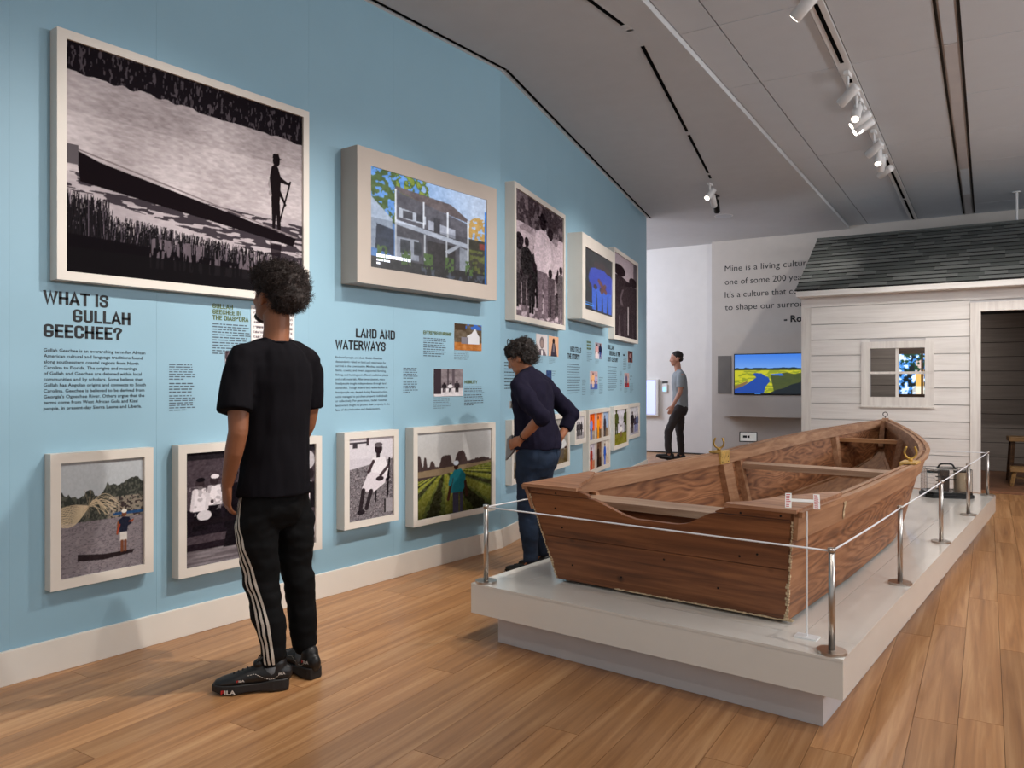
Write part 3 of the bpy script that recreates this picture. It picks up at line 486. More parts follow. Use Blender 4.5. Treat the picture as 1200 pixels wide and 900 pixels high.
def _glyphs():
    w, r = 0.40, 0.17; g = {}
    O = _arc(r, 1-r, r, r, 180, 90)+_arc(w-r, 1-r, r, r, 90, 0)+_arc(w-r, r, r, r, 0, -90)+_arc(r, r, r, r, -90, -180)
    g['O'] = (w, [O+[O[0], O[1]]]); g['0'] = g['O']
    g['C'] = (w, [[(w, 0.72)]+_arc(w-r, 1-r, r, r, 0, 90)+_arc(r, 1-r, r, r, 90, 180)+_arc(r, r, r, r, 180, 270)+_arc(w-r, r, r, r, 270, 360)+[(w, 0.28)]])
    g['G'] = (w, [[(w, 0.75)]+_arc(w-r, 1-r, r, r, 0, 90)+_arc(r, 1-r, r, r, 90, 180)+_arc(r, r, r, r, 180, 270)+_arc(w-r, r, r, r, 270, 360)+[(w, 0.42), (w*0.45, 0.42)]])
    g['U'] = (w, [[(0, 1)]+_arc(r, r, r, r, 180, 270)+_arc(w-r, r, r, r, 270, 360)+[(w, 1)]])
    g['L'] = (0.30, [[(0, 1), (0, 0), (0.32, 0)]]); g['I'] = (0.0, [[(0, 0), (0, 1)]]); g['1'] = (0.12, [[(0, 0.8), (0.12, 1), (0.12, 0)]])
    g['H'] = (w, [[(0, 0), (0, 1)], [(w, 0), (w, 1)], [(0, 0.5), (w, 0.5)]]); g['E'] = (0.32, [[(0.33, 1), (0, 1), (0, 0), (0.33, 0)], [(0, 0.51), (0.29, 0.51)]])
    g['T'] = (0.36, [[(-0.03, 1), (0.39, 1)], [(0.18, 0), (0.18, 1)]]); g['A'] = (0.40, [[(-0.03, 0), (0.20, 1), (0.43, 0)], [(0.08, 0.28), (0.32, 0.28)]])
    g['W'] = (0.62, [[(-0.02, 1), (0.14, 0), (0.31, 0.92), (0.48, 0), (0.64, 1)]]); g['V'] = (0.42, [[(-0.02, 1), (0.21, 0), (0.44, 1)]]); g['Y'] = (0.40, [[(-0.03, 1), (0.20, 0.45), (0.43, 1)], [(0.2, 0.45), (0.2, 0)]])
    g['N'] = (w, [[(0, 0), (0, 1), (w, 0), (w, 1)]]); g['M'] = (0.52, [[(0, 0), (0, 1), (0.26, 0.25), (0.52, 1), (0.52, 0)]])
    g['D'] = (w, [[(0, 0), (0, 1)]+_arc(w-r, 1-r, r, r, 90, 0)+_arc(w-r, r, r, r, 0, -90)+[(0, 0), (0, 0.1)]])
    bowl = _arc(w-r, 0.78, r, 0.22, 90, -90)
    g['P'] = (w, [[(0, 0), (0, 1)]+bowl+[(0, 0.56)]]); g['R'] = (w, [[(0, 0), (0, 1)]+bowl+[(0, 0.56)], [(0.2, 0.54), (w+0.03, 0)]])
    g['B'] = (w, [[(0, 0), (0, 1)]+_arc(w-r, 0.77, r, 0.23, 90, -90)+[(0, 0.54)], [(0, 0.54)]+_arc(w-r, 0.27, r, 0.27, 90, -90)+[(0, 0)]])
    S = [(w, 0.72)]+_arc(w-r, 1-r, r, r, 10, 90)+_arc(r, 0.78, r, 0.22, 90, 250)+_arc(w-r, 0.26, r, 0.26, 60, -90)+_arc(r, r, r, r, 270, 170)+[(0, 0.28)]
    g['S'] = (w, [S]); g['2'] = (w, [[(0, 0.72)]+_arc(r, 1-r, r, r, 170, 90)+_arc(w-r, 1-r, r, r, 90, -20)+[(0, 0.0), (w+0.02, 0)]])
    g['?'] = (w, [[(0, 0.70)]+_arc(r, 1-r, r, r, 170, 90)+_arc(w-r, 1-r, r, r, 90, -40)+[(w*0.5, 0.45), (w*0.5, 0.30)], [(w*0.5, 0.0), (w*0.5, 0.13)]])
    return g
GLY = _glyphs()
def block_text(name, rows, m, parent, y=-0.0012, st=0.185, gap=0.075):
    """heavy condensed capitals drawn as mitred strokes; rows: (string, x, baseline, cap height, width)"""
    bm = B()
    for s_, x, z, ch, wd in rows:
        cur = 0.0; items = []
        for c in s_:
            if c == ' ': cur += 0.30; continue
            gw_, paths = GLY[c]; items.append((cur+st/2, paths)); cur += gw_+st+gap
        tot = cur-gap; kx = wd/tot; inner = (1-st)
        for off, paths in items:
            for P_ in paths:
                q = [Vector(((off+a)*kx, 0, (st/2+b*inner)*ch)) for a, b in P_]; hx, hz = st*kx/2, st*ch/2*0.92; L_, R2 = [], []
                for i in range(len(q)):
                    d0 = (q[i]-q[i-1]) if i > 0 else (q[1]-q[0]); d1_ = (q[i+1]-q[i]) if i < len(q)-1 else (q[-1]-q[-2])
                    if d0.length < 1e-6: d0 = d1_
                    if d1_.length < 1e-6: d1_ = d0
                    d0 = d0.normalized(); d1_ = d1_.normalized(); n0 = Vector((-d0.z, 0, d0.x)); n1 = Vector((-d1_.z, 0, d1_.x)); n = (n0+n1); n = n.normalized() if n.length > 0.2 else n0
                    k = 1.0/max(0.42, n.dot(n0)); o_ = Vector((n.x*hx*k, 0, n.z*hz*k)); e = Vector((0, 0, 0))
                    if i == 0: e = -Vector((d0.x*hx, 0, d0.z*hz))
                    if i == len(q)-1: e = Vector((d1_.x*hx, 0, d1_.z*hz))
                    L_.append(q[i]+o_+e); R2.append(q[i]-o_+e)
                for i in range(len(q)-1):
                    v = [bm.verts.new((p_.x+x, y, p_.z+z)) for p_ in (L_[i], L_[i+1], R2[i+1], R2[i])]; bm.faces.new(v)
    return obj(name, bm, m, parent)
def dash_lines(name, x0, x1, ztop, zbot, n, m, parent, seed=1, y=-0.0008, fill=0.42):
    """rows of tiny word-long strokes for print too small to read"""
    rs = random.Random(seed); bm = B(); dz = (ztop-zbot)/n
    for i in range(n):
        z1 = ztop-i*dz; z0 = z1-dz*fill; x = x0; xe = x1-(x1-x0)*rs.uniform(0, 0.16 if i < n-1 else 0.6)
        while x < xe:
            w = min(rs.uniform(0.012, 0.04), xe-x)
            v = [bm.verts.new(q) for q in ((x, y, z0), (x+w, y, z0), (x+w, y, z1), (x, y, z1))]; bm.faces.new(v); x += w+0.006
    return obj(name, bm, m, parent)
# ------------------------------------------------------------------ the room
def struct(name, bm, m, parent=None): return tag(obj(name, bm, m, parent), kind='structure')
Rg = Matrix.Rotation(GA, 4, 'Z')
floor = struct('floor', box(B(), -9.5, 6.0, -2.5, 16.0, -0.2, -0.016), M['gap']); floor.rotation_euler = (0, 0, GA)
rnd = random.Random(4)
rows = []; PW = 0.155
k = 0; x = -9.4
while x < 5.6:
    y = -2.4 - rnd.uniform(0, 1.6)
    while y < 15.2:
        l = rnd.uniform(0.9, 2.3); rows.append((x, y, l, rnd.random())); y += l
    x += PW
def visible_size(x, y, l):
    best = 0.0; inside = False
    for t in (0.1, 0.5, 0.9):
        p = G(x+PW/2, y+l*t); R = p.x*math.cos(YAW)+p.y*math.sin(YAW); D = -p.x*math.sin(YAW)+p.y*math.cos(YAW)
        if D < 0.6: continue
        u = 600+FPX*R/D; v = 447+CAMZ*FPX/D
        if -30 < u < 1230 and v < 930 and p.x > -4.0 - max(0, (p.y-4.96)*0.29):
            inside = True; best = max(best, l*PW*FPX*FPX*CAMZ/D**3)
            if -2.5 < p.x < -0.87 and 3.2 < p.y < 8.3: best *= 0.01
    return best if inside else 0.0
sized = sorted(rows, key=lambda r: -visible_size(r[0], r[1], r[2])); near = [r for r in sized[:300] if visible_size(r[0], r[1], r[2]) > 0]; ns = set(id(r) for r in near)
me = bpy.data.meshes.new('floor_board'); bmx = box(B(), 0.0008/PW, 1-0.0008/PW, 0.0, 1.0, -0.015, 0.0); bmx.to_mesh(me); bmx.free(); me.materials.append(M['oak'])
for (x, y, l, t) in near: inst('floor_board', me, floor, (x, y+0.001, 0), (PW, l-0.002, 1))
bm = B(); lay = bm.faces.layers.float.new('tone')
for r in sized:
    if id(r) in ns: continue
    x, y, l, t = r; n0 = len(bm.faces); box(bm, x+0.0008, x+PW-0.0008, y+0.001, y+l-0.001, -0.015, 0.0); bm.faces.ensure_lookup_table()
    for f in bm.faces[n0:]: f[lay] = t
o = obj('floor_boards', bm, M['oak2'], floor); o['kind'] = 'stuff'

# left wall, two straight runs that meet in a shallow corner
CEIL = 3.90; TILEZ = 3.95
wall_left = struct('wall_left', box(B(), -2.6, 4.96, 0.012, 0.22, 0, CEIL), M['blue']); wall_left.location = (-3.9, 0, 0); wall_left.rotation_euler = (0, 0, A1)
for a, b in ((-2.6, -1.05), (-1.05, 0.17), (0.17, 1.39), (1.39, 2.07), (2.07, 3.04), (3.04, 3.76), (3.76, 4.96)):
    obj('wall_panel', box(B(), a+0.0003, b-0.0003, 0.0, 0.013, 0.0, CEIL-0.001), M['blue'], wall_left)
wall_left_end = struct('wall_left_end', box(B(), -0.005, L2, 0.012, 0.22, 0, CEIL), [M['blue']]); wall_left_end.location = KINK; wall_left_end.rotation_euler = (0, 0, A2)
for a, b in ((0.0, 1.22), (1.22, 2.44), (2.44, 3.66), (3.66, 4.88), (4.88, L2)):
    obj('wall_panel', box(B(), a+0.0003, b-0.0003, 0.0, 0.013, 0.0, CEIL-0.001), M['blue'], wall_left_end)
bx('end_cap', (L2, L2+0.012, 0.0, 0.22, 0, CEIL), M['white'], wall_left_end)
bb = struct('baseboard_left', box(B(), -2.6, 4.975, -0.018, 0.0, 0, 0.155, bev=0.003), M['base']); bb.location = (-3.9, 0, 0); bb.rotation_euler = (0, 0, A1)
bb = struct('baseboard_left_end', box(B(), -0.012, L2+0.012, -0.018, 0.0, 0, 0.155, bev=0.003), M['base']); bb.location = KINK; bb.rotation_euler = (0, 0, A2)
# back walls (parallel to the ceiling grid)
def gstruct(name, b, m): o = struct(name, box(B(), *b), m); o.rotation_euler = (0, 0, GA); return o
gstruct('wall_back', (-4.28, 5.2, 13.9, 14.3, 0, 4.1), M['grey_wall'])
gstruct('wall_back_left', (-9.3, -4.28, 14.08, 14.3, 0, 4.1), M['white'])
gstruct('wall_right', (5.2, 5.4, 1.0, 14.3, 0, 4.1), M['white'])
gstruct('wall_far_left', (-9.5, -9.3, 8.5, 14.3, 0, 4.1), M['white'])
gstruct('trim_1', (-9.3, -4.29, 14.07, 14.078, 0, 0.025), M['gap'])

# plaster soffit over the left side
EX = -1.96
pts = [(-4.15, -2.6), (EX*1.0+0.26+0.0, -2.6)]
soff = [Vector((-9.6, -2.6, 0)), G(EX, -2.6), G(EX, 14.1), G(-9.5, 14.1)]
ceiling = struct('ceiling', prism(B(), [(p.x, p.y) for p in soff], CEIL, CEIL+0.15), M['soffit'])
# slots of the two recessed tracks in the soffit
def slot(name, pa, pb, w, m, z=CEIL, h=0.004, parent=None):
    d = (pb-pa).normalized(); n = Vector((d.y, -d.x, 0))*w/2; q = [pa+n, pb+n, pb-n, pa-n]
    return obj(name, prism(B(), [(c.x, c.y) for c in q], z-h, z+0.001), m, parent)
def V2(x, y): return Vector((x, y, 0))
rail_w = thing('wall_slot_track', 'black recessed slot track along the top edge of the blue wall', 'track')
o = slot('slot', V2(-3.85, -2.4), V2(-3.85, 4.97), 0.022, M['slotblack'], parent=rail_w)
pa, pb = W2(0, 0, 0.05), W2(L2+0.1, 0, 0.05); slot('slot', V2(pa.x, pa.y+0.01), V2(pb.x, pb.y), 0.022, M['slotblack'], parent=rail_w)
slot('edge_strip', V2(-3.89, -2.4), V2(-3.89, 4.97), 0.02, M['lampwhite'], h=0.003, parent=rail_w)
pa, pb = W2(0.02, 0, 0.01), W2(L2, 0, 0.01); slot('edge_strip', V2(pa.x, pa.y), V2(pb.x, pb.y), 0.02, M['lampwhite'], h=0.003, parent=rail_w)
tr2 = thing('soffit_track', 'bent recessed track with black slots in the plaster ceiling', 'track')
for a, b in (((-2.705, -2.0), (-2.705, 1.9)), ((-2.705, 1.98), (-2.705, 4.85))): slot('slot', V2(*a), V2(*b), 0.028, M['slotblack'], parent=tr2)
for a, b in (((-2.76, 5.25), (-3.34, 7.31)), ((-3.375, 7.43), (-3.80, 8.92)), ((-3.83, 9.02), (-3.88, 9.18))): slot('slot', V2(*a), V2(*b), 0.028, M['slotblack'], parent=tr2)
slot('track_body', V2(-2.705, -2.0), V2(-2.705, 4.97), 0.05, M['soffit'], h=0.0015, parent=tr2); slot('track_body', V2(-2.70, 4.95), V2(-4.2, 10.3), 0.05, M['soffit'], h=0.0015, parent=tr2)
sp = thing('ceiling_speaker', 'round flush speaker grille in the plaster ceiling', 'speaker', (-4.60, 11.39, CEIL))
obj('grille', cyl(B(), (0, 0, -0.006), (0, 0, 0.0), 0.125, 32), M['tile'], sp); obj('rim', cyl(B(), (0, 0, -0.004), (0, 0, 0.0), 0.14, 32), M['lampwhite'], sp)

# tiled ceiling
tc_ = gstruct('ceiling_tiled', (EX+0.002, 5.4, -2.5, 14.1, TILEZ+0.014, TILEZ+0.2), M['gap'])
def tiles(x0, x1, ys):
    for a, b in zip(ys, ys[1:]): obj('ceiling_tile', box(B(), x0+0.005, x1-0.005, a+0.004, b-0.004, TILEZ, TILEZ+0.012), M['tile'], tc_)
P1 = [6.82-1.26*i for i in range(7, 0, -1)] + [6.82+1.26*i for i in range(0, 7)]; P1 = [y for y in P1 if y < 14.0] + [14.09]
P2 = [-2.0, 0.5, 3.04, 5.57, 6.82, 9.40, 11.9, 14.09]; P3 = [-2.0, -0.8, 1.75, 4.3, 6.82, 9.38, 10.85, 12.9, 14.09]
tiles(EX+0.002, -1.67, P2); tiles(-1.67, -1.055, P2); tiles(-0.945, -0.315, P3); tiles(-0.165, 0.5, P1); tiles(0.5, 1.15, P1); tiles(1.30, 1.9, P1); tiles(1.9, 2.6, P1); tiles(2.6, 3.9, P1); tiles(3.9, 5.2, P1)
def track_body(x):
    t = thing('ceiling_track', 'white ceiling track with black slots carrying the row of white lamp heads' if x < 0 else 'white ceiling track further right outside the frame', 'track', (0, 0, 0), GA)
    bx('track_body', (x-0.052, x+0.052, -2.3, 13.88, TILEZ-0.012, TILEZ+0.012), M['lampwhite'], t)
    for a, b in ((-2.0, 1.2), (1.3, 3.6), (3.68, 5.50), (5.58, 6.72), (7.02, 7.2), (7.95, 8.3), (9.75, 12.15), (12.25, 13.8)): bx('slot', (x-0.014, x+0.014, a, b, TILEZ-0.015, TILEZ-0.011), M['slotblack'], t)
track_body(-1.0)
df = thing('linear_slot_diffuser', 'long grey recessed slot between ceiling tiles with black edges', 'air diffuser', (0, 0, 0), GA)
bx('channel', (-0.30, -0.18, -2.3, 13.88, TILEZ+0.006, TILEZ+0.014), M['plinth'], df)
for a, b in ((-2.3, 6.8), (6.8, 10.9), (10.9, 12.4), (12.4, 13.88)):
    bx('insert', (-0.285, -0.195, a+0.01, b-0.01, TILEZ-0.004, TILEZ+0.006), M['tile'] if a < 0 or 10 < a < 12 else M['plinth'], df)
bx('black_edge', (-0.304, -0.299, -2.3, 13.88, TILEZ-0.006, TILEZ+0.010), M['black'], df); bx('black_edge', (-0.181, -0.176, -2.3, 13.88, TILEZ-0.006, TILEZ+0.010), M['black'], df)
for q in (7.6,): 
    rd = thing('hanging_rod', 'thin white rod hanging from the ceiling above the shingled roof', 'rod', G(0.345, 12.6, 0))
    obj('rod', cyl(B(), (0, 0, 3.56), (0, 0, TILEZ), 0.014, 12), M['lampwhite'], rd); obj('ceiling_plate', cyl(B(), (0, 0, TILEZ-0.012), (0, 0, TILEZ), 0.05, 20), M['lampwhite'], rd)

# track lamp heads
def lamp_head(loc, target, label, dark=False, drop=0.16, group='white track lamps over the gallery'):
    t = thing('track_lamp', label, 'lamp', loc, 0, group); m = M['black'] if dark else M['lampwhite']
    d = (Vector(target)-Vector(loc)).normalized(); s = d.cross(Vector((0, 0, 1))).normalized()
    a = -d*0.10; b = d*0.085
    bm = B(); tube(bm, [a, a+d*0.012, b-d*0.002, b], [0.036, 0.041, 0.041, 0.037], side=s, seg=20, cap='flat'); h = obj('lamp_head', bm, m, t, True)
    obj('bezel', cyl(B(), b-d*0.004, b+d*0.002, 0.040, 20), m, h)
    g = bpy.data.meshes.new('lens'); obj('lens', cyl(B(), b+d*0.001, b+d*0.004, 0.030, 20), M['glow'] if not dark else M['black'], h)
    bm = B(); tube(bm, [Vector((0, 0, 0)), Vector((0, 0, 0.06)), Vector((0, 0, drop))], [0.010, 0.010, 0.012], seg=10, cap='flat'); obj('stem', bm, m, t)
    obj('adapter', box(B(), -0.02, 0.02, -0.06, 0.06, drop, drop+0.035), m, t)
    return t
def gl(y): return G(-0.99, y, TZ)
HEADS = [(5.15, 4), (6.95, 5), (7.45, 7), (7.66, None), (7.88, None), (8.70, 6), (9.05, 9), (9.30, 11), (9.7, 12)]
labs = {5.15: 'white track lamp nearest the top edge of the picture, apart from the others', 6.95: 'white track lamp pointing straight down, first of the near cluster of lamps', 7.45: 'white track lamp second in the near cluster, tilted and unlit seen from behind', 7.66: 'white track lamp third in the near cluster, lit lens facing left',
 7.88: 'white track lamp last of the near cluster, small lit lens', 8.70: 'white track lamp first of the far cluster, seen from behind', 9.05: 'white track lamp second of the far cluster with lit lens', 9.30: 'white track lamp third of the far cluster, hanging upright', 9.7: 'white track lamp at the far end of the far cluster, lit lens'}
tg = {4: (-4.1, 5.2, 1.5), 5: (-4.7, 7.6, 1.5), 7: (-1.6, 4.6, 0.6), 6: (-5.3, 9.8, 1.4), 9: (-1.5, 7.0, 0.7), 11: G(-1.3, 11.4, 1.5), 12: G(-5.1, 13.3, 2.2)}
for y, i in HEADS: lamp_head(gl(y), tg[i] if i is not None else (-4.4, 6.4, 1.8), labs[y])
lamp_head((-3.99, 9.42, 3.76), (-4.4, 7.0, 1.6), 'white lit track lamp hanging from the plaster ceiling track', drop=0.12)
lamp_head((-4.07, 9.72, 3.74), (-4.6, 12.0, 2.2), 'second white track lamp on the plaster ceiling, behind the lit one', drop=0.14)
lamp_head((-4.16, 10.05, 3.74), (-4.7, 11.9, 2.0), 'black track lamp at the end of the plaster ceiling track', dark=True, drop=0.14)

# ------------------------------------------------------------------ framed pictures on the blue wall
def wthing(name, label, cat, run, s, group=None):
    return thing(name, label, cat, W1(s, 0) if run == 1 else W2(s, 0), A1 if run == 1 else A2, group)
def ring_bm(bm, W, z0, z1, bw, d, lip=0.012):
    """mitred box frame, outer face at -d"""
    for pts in ([(0, z0), (W, z0), (W-bw, z0+bw), (bw, z0+bw)], [(W, z0), (W, z1), (W-bw, z1-bw), (W-bw, z0+bw)], [(W, z1), (0, z1), (bw, z1-bw), (W-bw, z1-bw)], [(0, z1), (0, z0), (bw, z0+bw), (bw, z1-bw)]):
        prism(bm, pts, -d, -0.001, 'y')
    return bm
def framed(label, run, s0, s1, z0, z1, d, pic, bw=0.045, cat='framed photo', group='framed photographs on the blue wall', name='framed_photograph'):
    t = wthing(name, label, cat, run, s0, group); W = s1-s0
    obj('frame', ring_bm(B(), W, z0, z1, bw, d), M['frame'], t)
    bx('backing', (bw*0.9, W-bw*0.9, -d*0.5, -0.001, z0+bw*0.9, z1-bw*0.9), M['card'], t)
    pic.mesh('print', W-2*bw, z1-z0-2*bw, M['print'], t, y=-d+0.014, x0=bw, z0=z0+bw); return t
framed('very large framed photograph of a man poling a dark boat', 1, 1.559, 2.985, 1.832, 2.998, 0.075, pic_boat(), 0.042)
framed('framed colour photograph of a fisherman throwing a net, leftmost of the lower row', 1, 1.536, 2.02, 0.392, 1.024, 0.064, pic_net(), 0.045)
framed('wide framed black and white photograph of women in white, behind the man in black', 1, 2.152, 3.086, 0.325, 1.024, 0.070, pic_church(), 0.045)
framed('narrow framed black and white photograph of a seated old woman', 1, 3.257, 3.732, 0.412, 1.032, 0.078, pic_seated(), 0.042)
framed('framed colour photograph of a farmer in a teal shirt in a green field', 1, 3.875, 4.795, 0.338, 1.035, 0.080, pic_farm(), 0.042)
framed('tall framed black and white photograph of a crowd, in the upper row past the screen', 2, 0.099, 1.525, 1.87, 3.016, 0.085, pic_crowd(80, 150, 41, 11), 0.045)
framed('framed dark photograph of two standing figures, last of the upper row', 2, 3.62, 5.071, 1.895, 3.045, 0.076, pic_tallpair(), 0.05)
framed('framed photograph in the lower row mostly hidden behind the woman in navy', 2, 0.108, 1.766, 0.50, 1.038, 0.059, pic_scene(110, 60, 43, (150, 146, 140), (96, 82, 58), [(0.3, 0.2, 0.6, (60, 60, 60), (40, 40, 40), (60, 40, 34)), (0.85, 0.1, 0.5, (200, 200, 200), (90, 80, 70), (60, 40, 34)), (0.7, 0.1, 0.5, (50, 50, 56), (30, 30, 30), (60, 40, 34))]), 0.045)
framed('small framed black and white photograph between the woman and the six picture frame', 2, 1.962, 2.40, 0.688, 1.034, 0.054, pic_scene(40, 60, 47, (200, 194, 196), (150, 144, 146), [(0.3, 0.15, 0.6, (60, 54, 58), (40, 36, 38), (40, 32, 34)), (0.5, 0.15, 0.62, (80, 74, 78), (50, 46, 48), (40, 32, 34)), (0.72, 0.15, 0.6, (50, 44, 48), (40, 36, 38), (40, 32, 34))]), 0.05)
framed('framed colour photograph of a path between green trees, lower row', 2, 3.703, 4.554, 0.489, 1.043, 0.051, pic_scene(50, 80, 53, (190, 186, 196), (120, 116, 44), [(0.2, 0.3, 0.7, (74, 80, 40), (60, 64, 34), (70, 76, 40)), (0.9, 0.3, 0.7, (64, 70, 36), (60, 64, 34), (60, 66, 36)), (0.55, 0.2, 0.35, (214, 210, 206), (120, 90, 70), (70, 46, 36))], 0.33), 0.05)
framed('framed photograph of people standing, last of the lower row at the wall end', 2, 4.696, 5.421, 0.555, 1.05, 0.029, pic_scene(40, 60, 59, (196, 194, 200), (170, 166, 176), [(0.35, 0.08, 0.75, (44, 38, 40), (56, 40, 36), (60, 40, 34)), (0.65, 0.08, 0.6, (74, 66, 84), (110, 116, 160), (60, 40, 34)), (0.85, 0.1, 0.62, (90, 96, 130), (120, 124, 170), (60, 40, 34))]), 0.05)
# one frame with six pictures
t = wthing('six_picture_frame', 'white frame divided into six colour portraits, lower row', 'framed photo', 2, 2.441, 'framed photographs on the blue wall'); W = 0.995; z0, z1 = 0.313, 1.039
obj('frame', ring_bm(B(), W, z0, z1, 0.045, 0.072), M['frame'], t); bx('backing', (0.04, W-0.04, -0.036, -0.001, z0+0.04, z1-0.04), M['card'], t)
zc = (z0+z1)/2; bx('divider', (0.045, W-0.045, -0.070, -0.03, zc-0.02, zc+0.02), M['frame'], t)
cw = (W-0.09-0.05)/3
for i in (1, 2): x = 0.045+i*(cw+0.025)-0.0125-0.0125+0.0; bx('divider', (x-0.0, x+0.025, -0.069, -0.03, z0+0.045, z1-0.045), M['frame'], t)
six = [((235, 96, 24), (170, 150, 130), (120, 150, 220), (90, 120, 190)), ((230, 130, 70), (120, 90, 60), (240, 150, 20), (236, 150, 30)), ((150, 170, 200), (130, 110, 90), (60, 56, 64), (50, 48, 56)),
       ((190, 180, 190), (180, 120, 90), (150, 50, 40), (190, 60, 40)), ((120, 90, 70), (70, 50, 40), (56, 40, 34), (40, 30, 28)), ((200, 190, 180), (190, 170, 150), (50, 90, 180), (50, 96, 190))]
for i, (b1, g1, t1, t2) in enumerate(six):
    r, c = divmod(i, 3); x0 = 0.045+c*(cw+0.025); zz = zc+0.02 if r == 0 else z0+0.045
    p = pic_scene(26, 34, 60+i, b1, g1, [(0.5, 0.0, 0.86, t1, t2, (84, 50, 38))], 0.35); p.mesh('print', cw, (z1-z0)/2-0.065, M['print'], t, y=-0.05, x0=x0, z0=zz)
# the two boxed screens
def screen_box(label, run, s0, s1, z0, z1, d, ix0, ix1, iz0, iz1, pic, bright):
    t = wthing('boxed_screen', label, 'screen', run, s0); W = s1-s0
    bm = B(); box(bm, 0, W, -d+0.012, -0.001, z0, z1)
    for a, b, c_, e in ((0, W, z0, iz0), (0, W, iz1, z1), (0, ix0-s0, iz0, iz1), (ix1-s0, W, iz0, iz1)): box(bm, a, b, -d, -d+0.012, c_, e)
    obj('housing', bm, M['beige'] if run == 1 else M['frame'], t)
    m = M['screen'].copy(); m.node_tree.nodes['Principled BSDF'].inputs['Emission Strength'].default_value = bright; m.name = 'lit_display_'+('wide' if run == 1 else 'blue')
    pic.mesh('screen', ix1-ix0, iz1-iz0, m, t, y=-d+0.010, x0=ix0-s0, z0=iz0); return t
ts = screen_box('large beige boxed screen showing a two storey porch house', 1, 3.294, 4.712, 1.99, 2.86, 0.157, 3.41, 4.593, 2.10, 2.752, pic_house(), 0.85)
CW = mat('caption_white', (225, 232, 245), 0.5, emit=0.8, var=0)
for zt, zb, wd_, sd_ in ((2.196, 2.172, 0.34, 1), (2.162, 2.148, 0.28, 2), (2.140, 2.126, 0.045, 3)): dash_lines('caption', 0.172, 0.172+wd_, zt, zb, 1, CW, ts, sd_, y=-0.1478, fill=0.9)
screen_box('boxed screen showing three singers in blue', 2, 1.87, 3.305, 2.013, 2.91, 0.161, 1.99, 3.188, 2.125, 2.78, pic_blue(), 0.8)

# ------------------------------------------------------------------ writing on the blue wall
def wtext(label, run, s): return wthing('wall_text', label, 'wall text', run, s)
INTRO = [('Gullah Geechee is an overarching term for African', .48), ('American cultural and language traditions found', .465), ('along southeastern coastal regions from North', .445), ('Carolina to Florida. The origins and meanings', .435), ('of Gullah and Geechee are debated within local', .46), ('communities and by scholars. Some believe that', .465),
 ('Gullah has Angolan origins and connects to South', .482), ('Carolina. Geechee is believed to be derived from', .475), ("Georgia's Ogeechee River. Others argue that the", .475), ('terms come from West African Gola and Kissi', .44), ('people, in present-day Sierra Leone and Liberia.', .46)]
t = wtext('large black heading WHAT IS GULLAH GEECHEE? with its long paragraph', 1, 1.531)
block_text('heading', [('WHAT IS', 0.0, 1.722, 0.063, 0.295), ('GULLAH', 0.128, 1.643, 0.063, 0.275), ('GEECHEE?', 0.0, 1.566, 0.063, 0.362)], M['ink'], t)
text_lines('paragraph', [(s, 0.0, 1.499-i*0.0272, 0.0150, w) for i, (s, w) in enumerate(INTRO)], M['ink'], t, bold=0.014, res=2, thick=0)
t = wtext('green heading GULLAH GEECHEE IN THE DIASPORA with small print', 1, 2.388)
block_text('heading', [('GULLAH', 0.0, 1.765, 0.027, 0.125), ('GEECHEE IN', 0.0, 1.733, 0.027, 0.178), ('THE DIASPORA', 0.0, 1.701, 0.027, 0.225)], M['olive'], t)
dash_lines('paragraph', 0.0, 0.255, 1.682, 1.505, 12, M['ink2'], t, 2)
t = wtext('small captions left of the man, three short blocks', 1, 2.138)
for a, b, n in ((1.452, 1.362, 7), (1.352, 1.292, 4), (1.286, 1.198, 7)): dash_lines('caption', 0.0, 0.149, a, b, n, M['ink2'], t, int(a*100))
t = wtext('small caption block beside the left sleeve of the man', 1, 2.468); dash_lines('caption', 0.0, 0.13, 1.275, 1.17, 8, M['ink2'], t, 9)
t = wthing('wall_print', 'small dark photograph partly behind the left sleeve of the man', 'photo print', 1, 2.464, 'small unframed prints on the blue wall'); pic_crowd(24, 30, 71, 4).mesh('print', 0.17, 0.20, M['print'], t, y=-0.004, z0=1.33)
bx('backing', (0, 0.17, -0.0035, -0.0005, 1.33, 1.53), M['card'], t)
t = wthing('handwritten_sheet', 'tall sheet of handwriting printed on the wall behind the neck of the man', 'print', 1, 2.63); pic_script(60, 90).mesh('print', 0.30, 0.36, M['print'], t, y=-0.004, z0=1.44); bx('backing', (0, 0.30, -0.0035, -0.0005, 1.44, 1.80), M['card'], t)
LAND = ['Enslaved people and their Gullah Geechee', 'descendants relied on land and waterways for', 'survival in the Lowcountry. Marshes, woodlands,', 'fields, creeks, and rivers supported farming,', 'fishing, and hunting and offered medicinal plants', 'and craft materials. After emancipation, many', 'freedpeople sought independence through land', 'ownership. Though federal land redistribution to', 'freedpeople was denied during Reconstruction,', 'some managed to purchase property individually', 'or collectively. For generations, Gullah Geechee', 'landowners fought to protect their property in the', 'face of discrimination and displacement.']
LW = [.405, .44, .455, .44, .46, .43, .44, .455, .455, .455, .45, .475, .385]
t = wtext('black heading LAND AND WATERWAYS with its long paragraph', 1, 3.249)
block_text('heading', [('LAND AND', 0.17, 1.650, 0.062, 0.355), ('WATERWAYS', 0.0, 1.567, 0.062, 0.435)], M['ink'], t)
text_lines('paragraph', [(s, 0.0, 1.510-i*0.0283, 0.0135, w) for i, (s, w) in enumerate(zip(LAND, LW))], M['ink2'], t, bold=0.014, res=2, thick=0)
t = wtext('two small caption blocks right of the long waterways paragraph', 1, 3.854); dash_lines('caption', 0, 0.145, 1.456, 1.372, 6, M['ink2'], t, 11); dash_lines('caption', 0, 0.145, 1.358, 1.274, 6, M['ink2'], t, 12)
